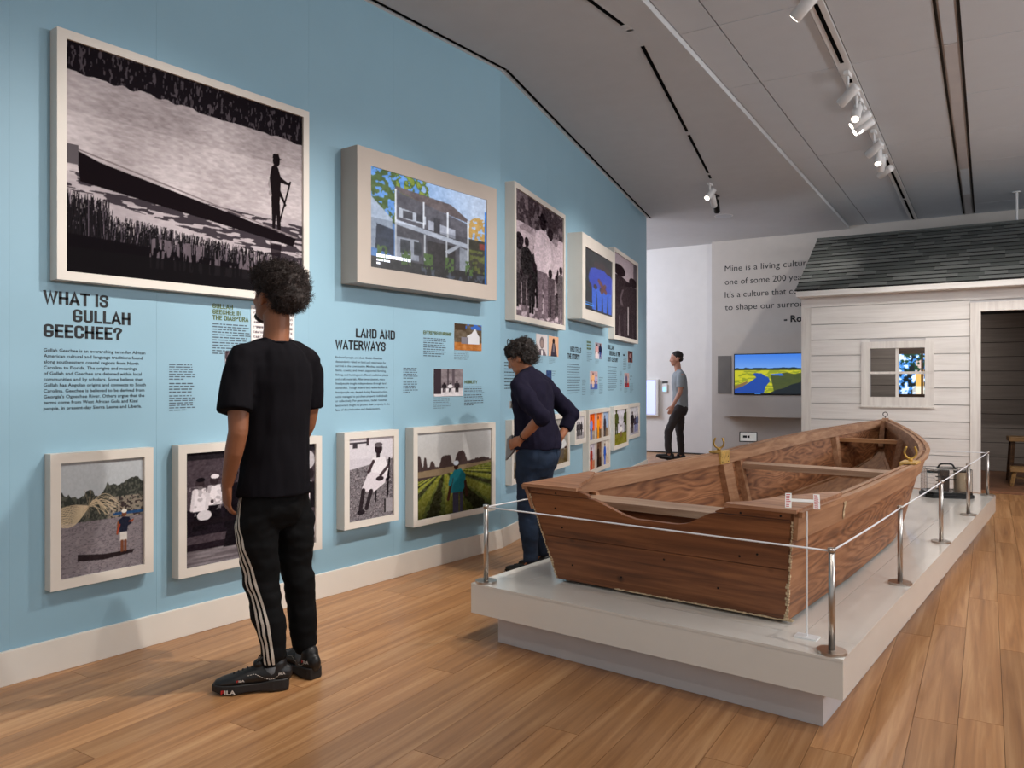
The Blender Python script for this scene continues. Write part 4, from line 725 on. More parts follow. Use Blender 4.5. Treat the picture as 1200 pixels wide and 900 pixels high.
t = wtext('green heading ENTREPRENEURSHIP with small print', 1, 4.056); block_text('heading', [('ENTREPRENEURSHIP', 0, 1.703, 0.026, 0.305)], M['olive'], t); dash_lines('paragraph', 0, 0.247, 1.678, 1.535, 9, M['ink2'], t, 13)
def small_print(label, run, s0, s1, z0, z1, pic, caps=()):
    t = wthing('wall_print', label, 'photo print', run, s0, 'small unframed prints on the blue wall'); bx('backing', (0, s1-s0, -0.0035, -0.0005, z0, z1), M['card'], t); pic.mesh('print', s1-s0, z1-z0, M['print'], t, y=-0.004, z0=z0)
    for a, b, c_, e, n in caps: dash_lines('caption', a, b, c_, e, n, M['ink3'], t, int(c_*1000))
    return t
p = pic_scene(40, 40, 73, (96, 84, 70), (170, 110, 60), [], 0.3); p.poly([(0.45, 0.25), (0.45, 0.55), (0.62, 0.65), (0.75, 0.85), (0.85, 0.62), (0.9, 0.55), (0.9, 0.25)], (206, 206, 210)); p.rect(0.25, 0.5, 0.25, 0.5, (120, 116, 124)); p.put((p.Y > 0.8) & (p.noise(8, 8, 2) > 0.5), (60, 100, 180)); p.put((p.Y > 0.75) & (p.X < 0.4), (70, 56, 44))
small_print('small colour print of a white chapel in autumn woods', 1, 4.39, 4.714, 1.60, 1.803, p, [(0, 0.19, 1.588, 1.52, 5)])
p = pic_scene(40, 40, 74, (130, 120, 124), (214, 208, 212), [(0.35, 0.15, 0.35, (40, 34, 38), (60, 50, 56), (40, 30, 34)), (0.55, 0.15, 0.33, (220, 214, 218), (50, 44, 48), (40, 30, 34)), (0.78, 0.15, 0.4, (50, 44, 48), (40, 34, 38), (40, 30, 34))], 0.3); p.rect(0, 0.25, 0.1, 1, (60, 50, 56)); p.rect(0.45, 0.5, 0.4, 1, (70, 60, 66)); p.rect(0.62, 0.7, 0.4, 1, (90, 80, 86))
small_print('small black and white print of people in a park, below the chapel print', 1, 4.164, 4.488, 1.249, 1.454, p, [(0, 0.19, 1.236, 1.152, 6)])
t = wtext('green heading MOBILITY with small print', 1, 4.508); block_text('heading', [('MOBILITY', 0, 1.343, 0.026, 0.155)], M['olive'], t); dash_lines('paragraph', 0, 0.249, 1.321, 1.165, 10, M['ink2'], t, 15)
t = wtext('black heading starting CON, mostly hidden by the head of the woman', 2, 0.085); block_text('heading', [('CON', 0.058, 1.655, 0.062, 0.20), ('OR', 0.0, 1.575, 0.062, 0.13)], M['ink'], t); dash_lines('paragraph', 0.0, 0.43, 1.522, 1.28, 9, M['ink'], t, 17, fill=0.3)
p = Pic(30, 34, (206, 196, 196), 81); p.poly([(0.15, 0.0), (0.3, 0.3), (0.7, 0.3), (0.9, 0.0)], (110, 100, 108)); p.ell(0.5, 0.6, 0.2, 0.28, (120, 108, 110)); p.ell(0.5, 0.55, 0.13, 0.17, (150, 130, 126)); p.rect(0.44, 0.56, 0, 0.25, (226, 220, 220))
small_print('small pale portrait print right of the head of the woman', 2, 0.875, 1.197, 1.606, 1.803, p, [(0.02, 0.2, 1.592, 1.53, 5)])
p = Pic(30, 34, (206, 160, 130), 82); p.poly([(0.2, 0.0), (0.36, 0.6), (0.5, 0.9), (0.64, 0.6), (0.85, 0.0)], (60, 54, 66)); p.ell(0.5, 0.75, 0.12, 0.14, (44, 34, 34)); p.poly([(0.4, 0.2), (0.45, 0.65), (0.56, 0.65), (0.6, 0.2)], (110, 100, 108))
small_print('small orange toned print of a woman in a dark dress', 2, 1.236, 1.548, 1.607, 1.803, p, [(0.02, 0.22, 1.592, 1.53, 5)])
small_print('tiny blue print above the shoulder of the woman', 2, 1.16, 1.329, 1.36, 1.467, pic_scene(16, 14, 83, (50, 70, 110), (40, 50, 90), []), [(0.2, 0.3, 1.465, 1.40, 3)])
t = wtext('black heading WHO TELLS THE STORY? with its paragraph', 2, 1.87); block_text('heading', [('WHO TELLS', 0.092, 1.672, 0.060, 0.42), ('THE STORY?', 0.0, 1.596, 0.060, 0.45)], M['ink'], t); dash_lines('paragraph', 0, 0.485, 1.545, 1.215, 12, M['ink2'], t, 19, fill=0.3)
t = wtext('small green heading and print between the two last paragraphs', 2, 2.62); dash_lines('heading', 0, 0.21, 1.82, 1.71, 3, M['olive'], t, 20, fill=0.6); dash_lines('paragraph', 0, 0.24, 1.69, 1.58, 6, M['ink3'], t, 21)
t = wtext('small caption block right of the WHO TELLS paragraph', 2, 2.42); dash_lines('caption', 0, 0.17, 1.38, 1.31, 4, M['ink3'], t, 22); dash_lines('caption', 0, 0.17, 1.29, 1.20, 5, M['ink3'], t, 23)
small_print('small colour print of two figures, one in blue', 2, 2.967, 3.286, 1.629, 1.821, pic_scene(24, 26, 84, (150, 140, 150), (190, 186, 196), [(0.28, 0, 0.9, (200, 150, 150), (220, 200, 200), (60, 40, 34)), (0.75, 0, 0.95, (30, 34, 60), (40, 60, 120), (60, 40, 34))]), [(0.02, 0.2, 1.615, 1.56, 4)])
small_print('small colour print of a crowd in pale clothes, lower', 2, 2.741, 3.084, 1.269, 1.478, pic_scene(24, 26, 85, (190, 160, 160), (90, 110, 170), [(0.4, 0.1, 0.8, (226, 170, 120), (220, 190, 170), (90, 60, 46)), (0.75, 0.1, 0.7, (160, 160, 200), (60, 80, 160), (90, 60, 46))]), [(0.02, 0.2, 1.255, 1.20, 4), (0.42, 0.62, 1.41, 1.36, 2), (0.42, 0.62, 1.335, 1.20, 8)])
t = wtext('black heading GULLAH GEECHEE IN THE 21ST CENTURY with its paragraph', 2, 3.583); block_text('heading', [('GULLAH', 0.0, 1.765, 0.058, 0.33), ('GEECHEE IN THE', 0.09, 1.690, 0.058, 0.58), ('21ST CENTURY', 0.0, 1.612, 0.058, 0.55)], M['ink'], t); dash_lines('paragraph', 0, 0.52, 1.548, 1.23, 12, M['ink2'], t, 25, fill=0.3)
t = wtext('column of tiny captions right of the 21ST CENTURY paragraph', 2, 4.26)
for a, b in ((1.49, 1.43), (1.38, 1.29), (1.27, 1.23)): dash_lines('caption', 0, 0.12, a, b, 4, M['ink3'], t, int(a*99))
t = wtext('tiny heading and print left of the upper dark print at the wall end', 2, 4.44); dash_lines('heading', 0, 0.2, 1.73, 1.705, 1, M['ink'], t, 27, fill=0.9); dash_lines('paragraph', 0, 0.22, 1.68, 1.50, 8, M['ink3'], t, 28)
small_print('small dark red print near the end of the wall, upper', 2, 4.723, 5.027, 1.627, 1.786, pic_scene(20, 20, 86, (90, 60, 60), (110, 70, 66), [(0.5, 0, 0.9, (150, 110, 110), (60, 50, 60), (60, 40, 34))]), [(0.02, 0.2, 1.612, 1.53, 5)])
small_print('small red and blue print near the end of the wall, lower', 2, 4.511, 4.804, 1.277, 1.476, pic_scene(20, 24, 87, (180, 150, 150), (170, 60, 60), [(0.4, 0.1, 0.8, (90, 90, 120), (70, 70, 90), (60, 40, 34))]), [(0.0, 0.2, 1.262, 1.20, 4), (0.36, 0.52, 1.44, 1.36, 2), (0.36, 0.58, 1.33, 1.20, 8)])

# ------------------------------------------------------------------ back wall: quotation, wide screen, light panel
def gthing(name, label, cat, x, y, z=0, group=None): return thing(name, label, cat, G(x, y, z), GA, group)
q = gthing('wall_quotation', 'large black quotation on the grey back wall beside the cabin roof', 'wall text', -4.038, 13.9)
def gw(u0, u1): return None
for row in [('Mine is a living culture', 0.0, 3.345, 0.104, 1.48), ('one of some 200 years', 0.0, 3.105, 0.104, 1.44), ("It's a culture that continues", 0.0, 2.872, 0.104, 1.72), ('to shape our surroundings', 0.0, 2.645, 0.104, 1.79)]: text_lines('quotation_line', [row], M['ink'], q, res=3)
text_lines('attribution', [('- Ro', 1.03, 2.39, 0.11, 0.30)], M['ink'], q, bold=0.03)
s = gthing('wall_screen_unit', 'wide grey panel with a lit screen of a river through yellow marsh', 'screen', -4.14, 13.9)
bm = B(); box(bm, 0, 3.4, -0.22, -0.14, 0.742, 2.19); box(bm, 0.04, 3.36, -0.14, -0.001, 0.78, 2.15); obj('panel', bm, M['grey_wall'], s)
bx('speaker_grille', (0.04, 0.28, -0.228, -0.219, 1.145, 1.815), mat('grey_speaker_cloth', (120, 116, 112), 0.9), s)
p = pic_river(); mm = M['screen'].copy(); mm.node_tree.nodes['Principled BSDF'].inputs['Emission Strength'].default_value = 1.0
scr = p.mesh('screen', 1.45, 0.69, mm, s, y=-0.236, x0=0.345, z0=1.14); bx('screen_edge', (0.33, 1.81, -0.234, -0.219, 1.125, 1.845), M['black'], s)
l = gthing('light_panel', 'pale blue backlit panel on the far white wall at the end of the blue wall', 'screen', -5.95, 14.08)
bx('housing', (0, 0.60, -0.08, -0.001, 0.70, 1.40), M['white'], l); bx('lit_face', (0.02, 0.55, -0.084, -0.079, 0.73, 1.38), mat('pale_blue_light', (190, 200, 255), 0.3, emit=0.75, var=0.02), l)
l = gthing('handset_panel', 'small white wall device right of the pale blue light panel', 'wall device', -5.29, 14.08)
bx('body', (0, 0.11, -0.03, -0.001, 1.15, 1.31), M['card'], l, 0.01); bx('screen', (0.02, 0.09, -0.033, -0.029, 1.17, 1.26), mat('small_lit_blue', (150, 200, 250), 0.3, emit=0.9, var=0), l); bx('header', (0.0, 0.11, -0.01, -0.001, 1.33, 1.36), M['black'], l)
# ------------------------------------------------------------------ display platform
ST = 0.314
pl = thing('display_platform', 'low off-white display platform with an overhanging top that carries the boat', 'platform', (0, 0, 0))
bx('plinth', (-2.50, -0.87, 3.16, 8.25, 0.001, 0.162), M['plinth'], pl)
bx('slab', (-2.60, -0.77, 3.06, 8.35, 0.161, ST-0.012), M['slab'], pl)
for (a, b, c_, d) in ((-2.60, -0.77, 3.06, 3.27), (-2.60, -0.77, 8.14, 8.35), (-2.60, -2.39, 3.27, 8.14), (-0.98, -0.77, 3.27, 8.14), (-2.39, -0.98, 3.27, 5.7), (-2.39, -0.98, 5.7, 8.14)):
    e = 0.0008
    obj('top_panel', box(B(), a+(e if a > -2.6 else 0), b-(e if b < -0.77 else 0), c_+(e if c_ > 3.06 else 0), d-(e if d < 8.35 else 0), ST-0.013, ST), M['slab'], pl)

# ------------------------------------------------------------------ barrier posts and cord
PZ = 0.40
def post(x, y, label):
    t = thing('barrier_post', label, 'barrier post', (x, y, ST), 0, 'low steel barrier posts around the boat')
    obj('base_plate', cyl(B(), (0, 0, 0), (0, 0, 0.012), 0.056, 32), M['steel'], t, False)
    obj('post', cyl(B(), (0, 0, 0.012), (0, 0, PZ-0.01), 0.0125, 20), M['steel'], t, True); obj('cap', cyl(B(), (0, 0, PZ-0.012), (0, 0, PZ+0.004), 0.0155, 20), M['steel'], t, True)
RY = [3.115, 4.39, 5.68, 6.97, 8.27]
nm = ['at the near right corner of the platform', 'second from the near corner on the right side', 'third along the right side beside the bow', 'fourth along the right side beside the black instrument', 'at the far right corner, in front of the cabin door']
for y, n in zip(RY, nm): post(-0.825, y, 'short steel barrier post '+n)
nm = ['at the near left corner of the platform', 'second along the left side hidden behind the boat', 'third along the left side hidden behind the boat', 'fourth along the left side hidden behind the boat', 'at the far left corner hidden behind the boat']
for y, n in zip(RY, nm): post(-2.545, y, 'short steel barrier post '+n)
cordset = thing('barrier_rope', 'thin white elastic rope strung between the steel posts around the boat', 'rope')
def cord(label, pts, sag=0.012):
    bm = B(); z = ST+PZ-0.008
    for (a, b) in zip(pts, pts[1:]):
        A, Bv = Vector((a[0], a[1], z)), Vector((b[0], b[1], z)); q = [A.lerp(Bv, k/6)-Vector((0, 0, sag*4*(k/6)*(1-k/6))) for k in range(7)]
        tube(bm, q, [0.0038]*7, side=(0, 0, 1), seg=8, cap='flat')
    obj('cord_run', bm, M['cord'], cordset, True)
cord('thin white cord across the front of the platform before the stern', [(-2.545, 3.115), (-0.825, 3.115)], 0.0)
cord('thin white cord along the right side of the boat', [(-0.825, y) for y in RY], 0.004)
cord('thin white cord along the left side of the boat by the blue wall', [(-2.545, y) for y in RY], 0.004)
cord('thin white cord across the back of the platform before the cabin', [(-2.545, 8.27), (-0.825, 8.27)], 0.01)

# ------------------------------------------------------------------ the wooden boat
BX = -1.67
boat = thing('wooden_boat', 'flat bottomed brown plywood rowing boat resting on the white platform', 'boat', (BX, 0, 0))
YS = [3.20, 3.6, 4.1, 4.6, 5.1, 5.6, 6.1, 6.45, 6.8, 7.1, 7.4, 7.7, 7.95, 8.12, 8.22]
BS = ([3.20, 4.13, 5.7, 6.2, 6.5, 6.8, 7.1, 7.4, 7.7, 7.95, 8.12, 8.22], [0.675, 0.685, 0.675, 0.655, 0.62, 0.555, 0.465, 0.355, 0.23, 0.12, 0.05, 0.015])
ZS = ([3.2, 4.13, 5.7, 6.4, 6.9, 7.4, 7.9, 8.22], [0.822, 0.808, 0.806, 0.835, 0.875, 0.92, 0.962, 0.985])
BC = ([3.36, 4.3, 5.5, 6.2, 6.6, 7.0, 7.4, 7.7, 7.95, 8.1], [0.598, 0.62, 0.60, 0.53, 0.46, 0.36, 0.24, 0.14, 0.05, 0.008])
ZC = ([3.36, 5.6, 6.2, 6.7, 7.2, 7.6, 7.9, 8.1], [0.33, 0.33, 0.345, 0.385, 0.45, 0.53, 0.63, 0.75])
def bs(y): return interp(BS[0], BS[1], y)
def zs(y): return interp(ZS[0], ZS[1], y)
def bc(y): return interp(BC[0], BC[1], y)
def zc_(y): return interp(ZC[0], ZC[1], y)
NY = 48; ys = [3.2+(8.22-3.2)*k/(NY-1) for k in range(NY)]
def side_pt(y, f, off=0.0, sgn=1):
    """f 0 at the bottom edge, 1 at the sheer; y is the sheer station, the bottom station is raked"""
    yb = 3.36+(y-3.2)*(8.08-3.36)/(8.22-3.2)
    b = bc(yb)*(1-f)+bs(y)*f; z = zc_(yb)*(1-f)+zs(y)*f; yy = yb*(1-f)+y*f
    return Vector((sgn*(b+off), yy, z))
def strip(bm, sgn, f0, f1, o0, o1, ya=3.2, yb=8.22, n=NY, nf=1):
    """closed strip following the hull side between fractions f0..f1 and offsets o0..o1"""
    yy = [ya+(yb-ya)*k/(n-1) for k in range(n)]
    rings = []
    for y in yy:
        q = [side_pt(y, f0+(f1-f0)*i/nf, o1, sgn) for i in range(nf+1)] + [side_pt(y, f1-(f1-f0)*i/nf, o0, sgn) for i in range(nf+1)]
        rings.append([bm.verts.new(p) for p in q])
    m = len(rings[0])
    for a, b in zip(rings, rings[1:]):
        for k in range(m): bm.faces.new((a[k], a[(k+1) % m], b[(k+1) % m], b[k]))
    bm.faces.new(rings[0][::-1]); bm.faces.new(rings[-1]); bmesh.ops.recalc_face_normals(bm, faces=bm.faces); return bm
for sgn in (1, -1):
    obj('side_panel', strip(B(), sgn, 0.0, 1.0, -0.012, 0.0, nf=4), M['ply'], boat)
    obj('rub_rail', strip(B(), sgn, 0.76, 1.0, 0.001, 0.020), M['rail'], boat)
    obj('rub_rail_cap', strip(B(), sgn, 0.965, 1.015, 0.004, 0.034), M['rail'], boat)
    obj('inner_rail', strip(B(), sgn, 0.835, 1.012, -0.040, -0.013, ya=3.25, yb=8.1), M['rail'], boat)
    obj('chine_strip', strip(B(), sgn, 0.0, 0.07, -0.04, -0.0125, ya=3.25, yb=8.0), M['ply_floor'], boat)
bm = B(); R_ = []
for y in [3.37+(8.07-3.37)*k/(NY-1) for k in range(NY)]:
    b = max(0.004, bc(y)-0.004); z = zc_(y); R_.append([bm.verts.new(p) for p in ((-b, y, z), (0, y, z), (b, y, z), (b, y, z+0.016), (0, y, z+0.016), (-b, y, z+0.016))])
for a, b in zip(R_, R_[1:]):
    for k in range(6): bm.faces.new((a[k], a[(k+1) % 6], b[(k+1) % 6], b[k]))
bm.faces.new(R_[0]); bm.faces.new(R_[-1][::-1]); bmesh.ops.recalc_face_normals(bm, faces=bm.faces); obj('bottom_panel', bm, M['ply_floor'], boat)
for x in (-0.35, 0.0, 0.35): bx('skid', (x-0.04, x+0.04, 3.5, 6.2, ST+0.0005, 0.331), M['plank'], boat)
# transom boards: raked plane through (y 3.36, z .33) and (y 3.20, z .822); the notch is cut through the upper boards
def ty(z): return 3.36-(z-0.33)*(0.16/0.492)
def tw(z): return 0.598+(z-0.33)*((0.675-0.598)/0.492)
def notch(x):
    X = x+BX; return interp([-3.0, -2.04, -2.0, -1.9, -1.80, -1.74, -1.52, -1.47, -1.38, -1.30, -1.27, 0], [0.822, 0.822, 0.812, 0.768, 0.725, 0.712, 0.712, 0.725, 0.775, 0.812, 0.822, 0.822], X)
for (za, zb) in ((0.33, 0.565), (0.568, 0.676), (0.679, 0.788), (0.791, 0.822)):
    n = 56
    xs = [-1+2*k/n for k in range(n+1)]
    for side_ in (0,):
        colz = []
        for s in xs:
            x = s*tw((za+zb)/2); top = min(zb, notch(x)); colz.append((s, top))
        run = []
        def flush(run):
            if len(run) < 2: return
            bm = B()
            for (s0, t0), (s1, t1) in zip(run, run[1:]):
                v = []
                for dy in (0.0, 0.030):
                    for (s, t) in ((s0, t0), (s1, t1)):
                        v.append((bm.verts.new((s*tw(za), ty(za)+dy, za)), bm.verts.new((s*tw(t), ty(t)+dy, t))))
                (a, b), (c_, d), (e, f), (g, h) = v
                for q in ((a, c_, d, b), (e, f, h, g), (b, d, h, f), (a, e, g, c_)): bm.faces.new(q)
            bmesh.ops.remove_doubles(bm, verts=bm.verts, dist=0.0006)
            es = [e for e in bm.edges if len(e.link_faces) == 1]
            bmesh.ops.holes_fill(bm, edges=es, sides=6); bmesh.ops.recalc_face_normals(bm, faces=bm.faces)
            obj('transom_board', bm, M['plank'], boat)
        for s, t in colz:
            if t > za+0.004: run.append((s, t))
            else: flush(run); run = []
        flush(run)
# thin lining inside the transom that closes the notch rim, pale splintered edges
for sgn in (1, -1):
    bm = B(); rs = random.Random(5+sgn)
    for k in range(34):
        z = 0.335+k*0.0133; w = rs.uniform(0.004, 0.014)*(1.3 if z < 0.5 else 0.7); x = sgn*(tw(z)+0.001); x2 = x-sgn*w
        box(bm, min(x, x2), max(x, x2), ty(z)-0.0035, ty(z)+0.012, z, z+0.0134)
    for v in bm.verts: v.co.x += rs.uniform(-0.0015, 0.0015); v.co.z += rs.uniform(-0.001, 0.001)
    obj('splintered_edge', bm, M['splinter'], boat)['label'] = 'pale splintered edge of the transom'
bm = B(); rs = random.Random(8)
for k in range(60):
    x = -0.25+k*0.0145; box(bm, x, x+0.0146, ty(0.33)-0.002, ty(0.33)+0.02, 0.328, 0.331+rs.uniform(0.001, 0.006))
obj('splintered_edge', bm, M['splinter'], boat)
# corner decks
for sgn in (1, -1):
    xn = (-1.285-BX) if sgn > 0 else (-2.035-BX)
    pts = [(xn, 3.185), (sgn*0.69, 3.185), (sgn*0.70, 3.84), (sgn*0.655, 3.84), (sgn*0.60, 3.72), (sgn*0.52, 3.56), (xn+sgn*0.06, 3.30), (xn, 3.235)]
    o = obj('corner_deck', prism(B(), pts, 0.823, 0.838), M['knee'], boat)
# ribs, thwarts, stem
def rib(y, w, sgn, f0=0.02, f1=0.835, d=0.07):
    bm = B(); strip(bm, sgn, f0, f1, -0.013-d, -0.013, ya=y, yb=y+w, n=3); obj('rib', bm, M['rail'], boat)
for y in (3.75, 7.45):
    for sgn in (1, -1): rib(y, 0.04, sgn, d=0.045)
for sgn in (1, -1): rib(5.62, 0.16, sgn, d=0.045); rib(5.92, 0.05, sgn, d=0.05)
def thwart(y0, y1, z, th, m, name='thwart'):
    f = lambda y: (z-zc_(y))/(zs(y)-zc_(y)); b = lambda y: bc(y)+(bs(y)-bc(y))*f(y)-0.014
    pts = [(-b(y0), y0), (b(y0), y0), (b(y1), y1), (-b(y1), y1)]; bm = prism(B(), pts, z-th, z); obj(name, bm, m, boat)
thwart(3.60, 3.80, 0.715, 0.035, M['thwart']); thwart(5.93, 6.12, 0.715, 0.04, M['thwart']); thwart(7.50, 7.64, 0.835, 0.03, M['thwart2'])
bx('thwart_cleat', (-0.60, 0.60, 3.62, 3.66, 0.60, 0.679), M['plank'], boat)
bm = B(); pts = [(8.02, 0.72), (8.24, 1.0), (8.18, 1.005), (8.10, 0.98), (7.98, 0.74)]
prism(bm, [(a, b) for a, b in pts], -0.022, 0.022, 'x'); obj('stem', bm, M['rail'], boat)
bm = B(); cyl(bm, (0, 8.19, 0.99), (0, 8.19, 1.02), 0.004, 8); ringp = [Vector((0.021*math.cos(a), 8.19, 1.04+0.021*math.sin(a))) for a in [2*math.pi*k/16 for k in range(17)]]
tube(bm, ringp, [0.0042]*17, side=(0, 1, 0), seg=8, cap='flat'); obj('eye_bolt', bm, M['ring'], boat, True)
# nail heads on the rub rail and transom
bm = B(); rs = random.Random(3)
for (x, z) in ((-0.5, 0.80), (-0.52, 0.72), (-0.5, 0.62), (-0.48, 0.42), (0.45, 0.80), (0.62, 0.805), (0.5, 0.62), (0.3, 0.43), (0.05, 0.53), (-0.2, 0.4), (0.42, 0.60)): cyl(bm, (x, ty(z)-0.0018, z), (x, ty(z)+0.001, z), 0.005, 8)
obj('nail_heads', bm, M['black'], boat)['kind'] = 'stuff'
# worn white paint patch on the right rail
bm = B(); pts3 = [(3.86, 1.0), (3.90, 1.0), (3.905, 0.93), (3.885, 0.87), (3.895, 0.80), (3.87, 0.77), (3.86, 0.84), (3.872, 0.92), (3.84, 0.985), (3.80, 0.985), (3.80, 1.0)]
vs = [bm.verts.new(side_pt(y, f, 0.0225, 1)) for y, f in pts3]; bm.faces.new(vs); r = bmesh.ops.extrude_face_region(bm, geom=bm.faces[:])
for g in r['geom']:
    if isinstance(g, bmesh.types.BMVert): g.co.x += 0.0012
obj('paint_patch', bm, M['splinter'], boat)
# oarlock blocks
for sgn in (1, -1):
    y0 = 5.60; xb = bs(5.7)
    bm = B(); x0, x1 = sorted((sgn*(xb-0.062), sgn*(xb-0.0405))); box(bm, x0, x1, y0, y0+0.17, zs(5.7)-0.075, zs(5.7)+0.012, bev=0.002)
    x0, x1 = sorted((sgn*(xb-0.062), sgn*(xb+0.036))); box(bm, x0, x1, y0, y0+0.17, zs(5.7)+0.010, zs(5.7)+0.024, bev=0.002); bk = obj('oarlock_block', bm, M['yellow_block'], boat)
    bm = B(); cx = sgn*(xb-0.01); zt = zs(5.7)+0.024; yc = y0+0.085
    cyl(bm, (cx, yc, zt), (cx, yc, zt+0.02), 0.014, 12)
    for s2 in (-1, 1): tube(bm, bez([(cx, yc, zt+0.015), (cx+s2*0.024, yc+s2*0.012, zt+0.03), (cx+s2*0.034, yc+s2*0.016, zt+0.06), (cx+s2*0.024, yc+s2*0.012, zt+0.092)], 4), [0.0075]*12+[0.009], seg=8)
    obj('oarlock', bm, M['brass'], bk, True)
    bm = B()
    for (dy, dz) in ((0.03, -0.02), (0.14, -0.02), (0.03, -0.06), (0.14, -0.06)): xx = sgn*(xb-0.0625); cyl(bm, (xx, y0+dy, zs(5.7)+dz), (xx-sgn*0.002, y0+dy, zs(5.7)+dz), 0.005, 8)
    obj('screws', bm, M['black'], bk)['kind'] = 'stuff'

# ------------------------------------------------------------------ labels on thin stands
def stand(label, x, y, h, rows, style):
    t = thing('label_stand', label, 'label', (x, y, ST)); rz = 0.0
    obj('rod', cyl(B(), (0, 0, 0.004), (0, 0, h-0.01), 0.0035, 10), M['lampwhite'], t); bx('foot', (-0.045, 0.045, -0.03, 0.03, 0, 0.006), M['lampwhite'], t)
    if style == 'plate':
        P = thing_part = bpy.data.objects.new('plate', bpy.data.meshes.new('plate')); bm = B(); box(bm, -0.075, 0.075, -0.003, 0.0, -0.05, 0.05); bm.to_mesh(P.data); bm.free(); P.data.materials.append(M['black']); link(P, t)
        P.location = (0, 0, h); P.rotation_euler = (-0.6, 0, 0.35); bx('card', (-0.068, 0.068, -0.0045, -0.003, -0.043, 0.043), M['card'], P)
        dash_lines('words', -0.045, 0.045, 0.012, -0.014, 1, M['ink'], P, 5, y=-0.005, fill=0.9)
    else:
        bm = B(); box(bm, -0.065, -0.040, 0.0, 0.10, -0.001, 0.001); box(bm, 0.045, 0.070, 0.0, 0.10, -0.001, 0.001); box(bm, -0.041, 0.046, 0.043, 0.062, -0.001, 0.001)
        P = obj('plate', bm, M['card'], t); P.location = (-0.02, 0.0, h); P.rotation_euler = (0.5, 0, 0.3)
        bm = B(); rs = random.Random(2)
        for x0, x1, n in ((-0.062, -0.043, 8), (0.048, 0.067, 8)):
            for k in range(n): box(bm, x0, x1-rs.uniform(0, 0.006), 0.006+k*0.0115, 0.011+k*0.0115, 0.001, 0.0016)
        obj('red_print', bm, M['shoered'], P)
    return t
stand('thin white label stand before the right corner of the stern', -0.955, 3.24, 0.525, None, 'flat')
stand('small black edged label plate standing left of the bow', -2.45, 6.62, 0.56, None, 'plate')

# ------------------------------------------------------------------ recording instrument in a glass case
ins = thing('recording_instrument', 'black recording instrument with drum in a glass and wire case on the platform', 'instrument', (-1.12, 7.99, ST), 0.42)
oct_ = [(-0.20, -0.10), (-0.15, -0.15), (0.15, -0.15), (0.20, -0.10), (0.20, 0.10), (0.15, 0.15), (-0.15, 0.15), (-0.20, 0.10)]
bm = prism(B(), oct_, 0.0, 0.03); prism(bm, [(x*0.94, y*0.94) for x, y in oct_], 0.03, 0.048); obj('base', bm, M['iron'], ins)
bm = B()
for i, (x, y) in enumerate(oct_): cyl(bm, (x*0.92, y*0.92, 0.045), (x*0.92, y*0.92, 0.255), 0.0022, 6)
for z in (0.05, 0.255):
    for (a, b) in zip(oct_, oct_[1:]+oct_[:1]): cyl(bm, (a[0]*0.92, a[1]*0.92, z), (b[0]*0.92, b[1]*0.92, z), 0.0028, 6)
for k in range(1, 8):
    for (a, b) in ((oct_[6], oct_[7]), (oct_[7], oct_[0]), (oct_[0], oct_[1])): z = 0.05+k*0.026; cyl(bm, (a[0]*0.92, a[1]*0.92, z), (b[0]*0.92, b[1]*0.92, z), 0.0009, 5)
g_ = B()
for (a, b) in zip(oct_, oct_[1:]+oct_[:1]):
    A_, B_ = Vector((a[0]*0.93, a[1]*0.93, 0)), Vector((b[0]*0.93, b[1]*0.93, 0)); n_ = (B_-A_).normalized(); n_ = Vector((n_.y, -n_.x, 0))*0.0015
    prism(g_, [(A_+n_).to_2d(), (B_+n_).to_2d(), (B_-n_).to_2d(), (A_-n_).to_2d()], 0.05, 0.252)
obj('glass_case', g_, M['glass'], ins)
obj('wire_cage', bm, M['ring'], ins)
bm = B(); box(bm, -0.06, 0.02, -0.03, 0.04, 0.048, 0.24, bev=0.004); box(bm, -0.15, 0.0, -0.02, 0.03, 0.21, 0.232, bev=0.003)
for k in range(4): box(bm, -0.09, -0.05, -0.035, 0.0, 0.07+k*0.035, 0.08+k*0.035); 
cyl(bm, (-0.02, -0.045, 0.12), (-0.02, -0.03, 0.12), 0.02, 16); cyl(bm, (-0.03, -0.045, 0.18), (-0.03, -0.03, 0.18), 0.014, 16); cyl(bm, (0.02, -0.02, 0.16), (0.16, -0.06, 0.16), 0.003, 6); obj('mechanism', bm, M['iron'], ins)
obj('drum', cyl(B(), (0.12, 0.0, 0.052), (0.12, 0.0, 0.225), 0.058, 32), M['silver'], ins, False)
bm = cyl(B(), (0.12, 0, 0.225), (0.12, 0, 0.238), 0.06, 32); cyl(bm, (0.12, 0, 0.238), (0.12, 0, 0.25), 0.012, 12); obj('drum_cap', bm, M['iron'], ins)
bm = B(); tube(bm, bez([(-0.07, 0, 0.255), (-0.055, 0, 0.285), (-0.03, 0, 0.296), (0.03, 0, 0.296), (0.055, 0, 0.285), (0.07, 0, 0.255)], 4), [0.008]*21, side=(0, 1, 0), seg=8); box(bm, -0.08, 0.08, -0.02, 0.02, 0.25, 0.262); obj('handle', bm, M['iron'], ins)

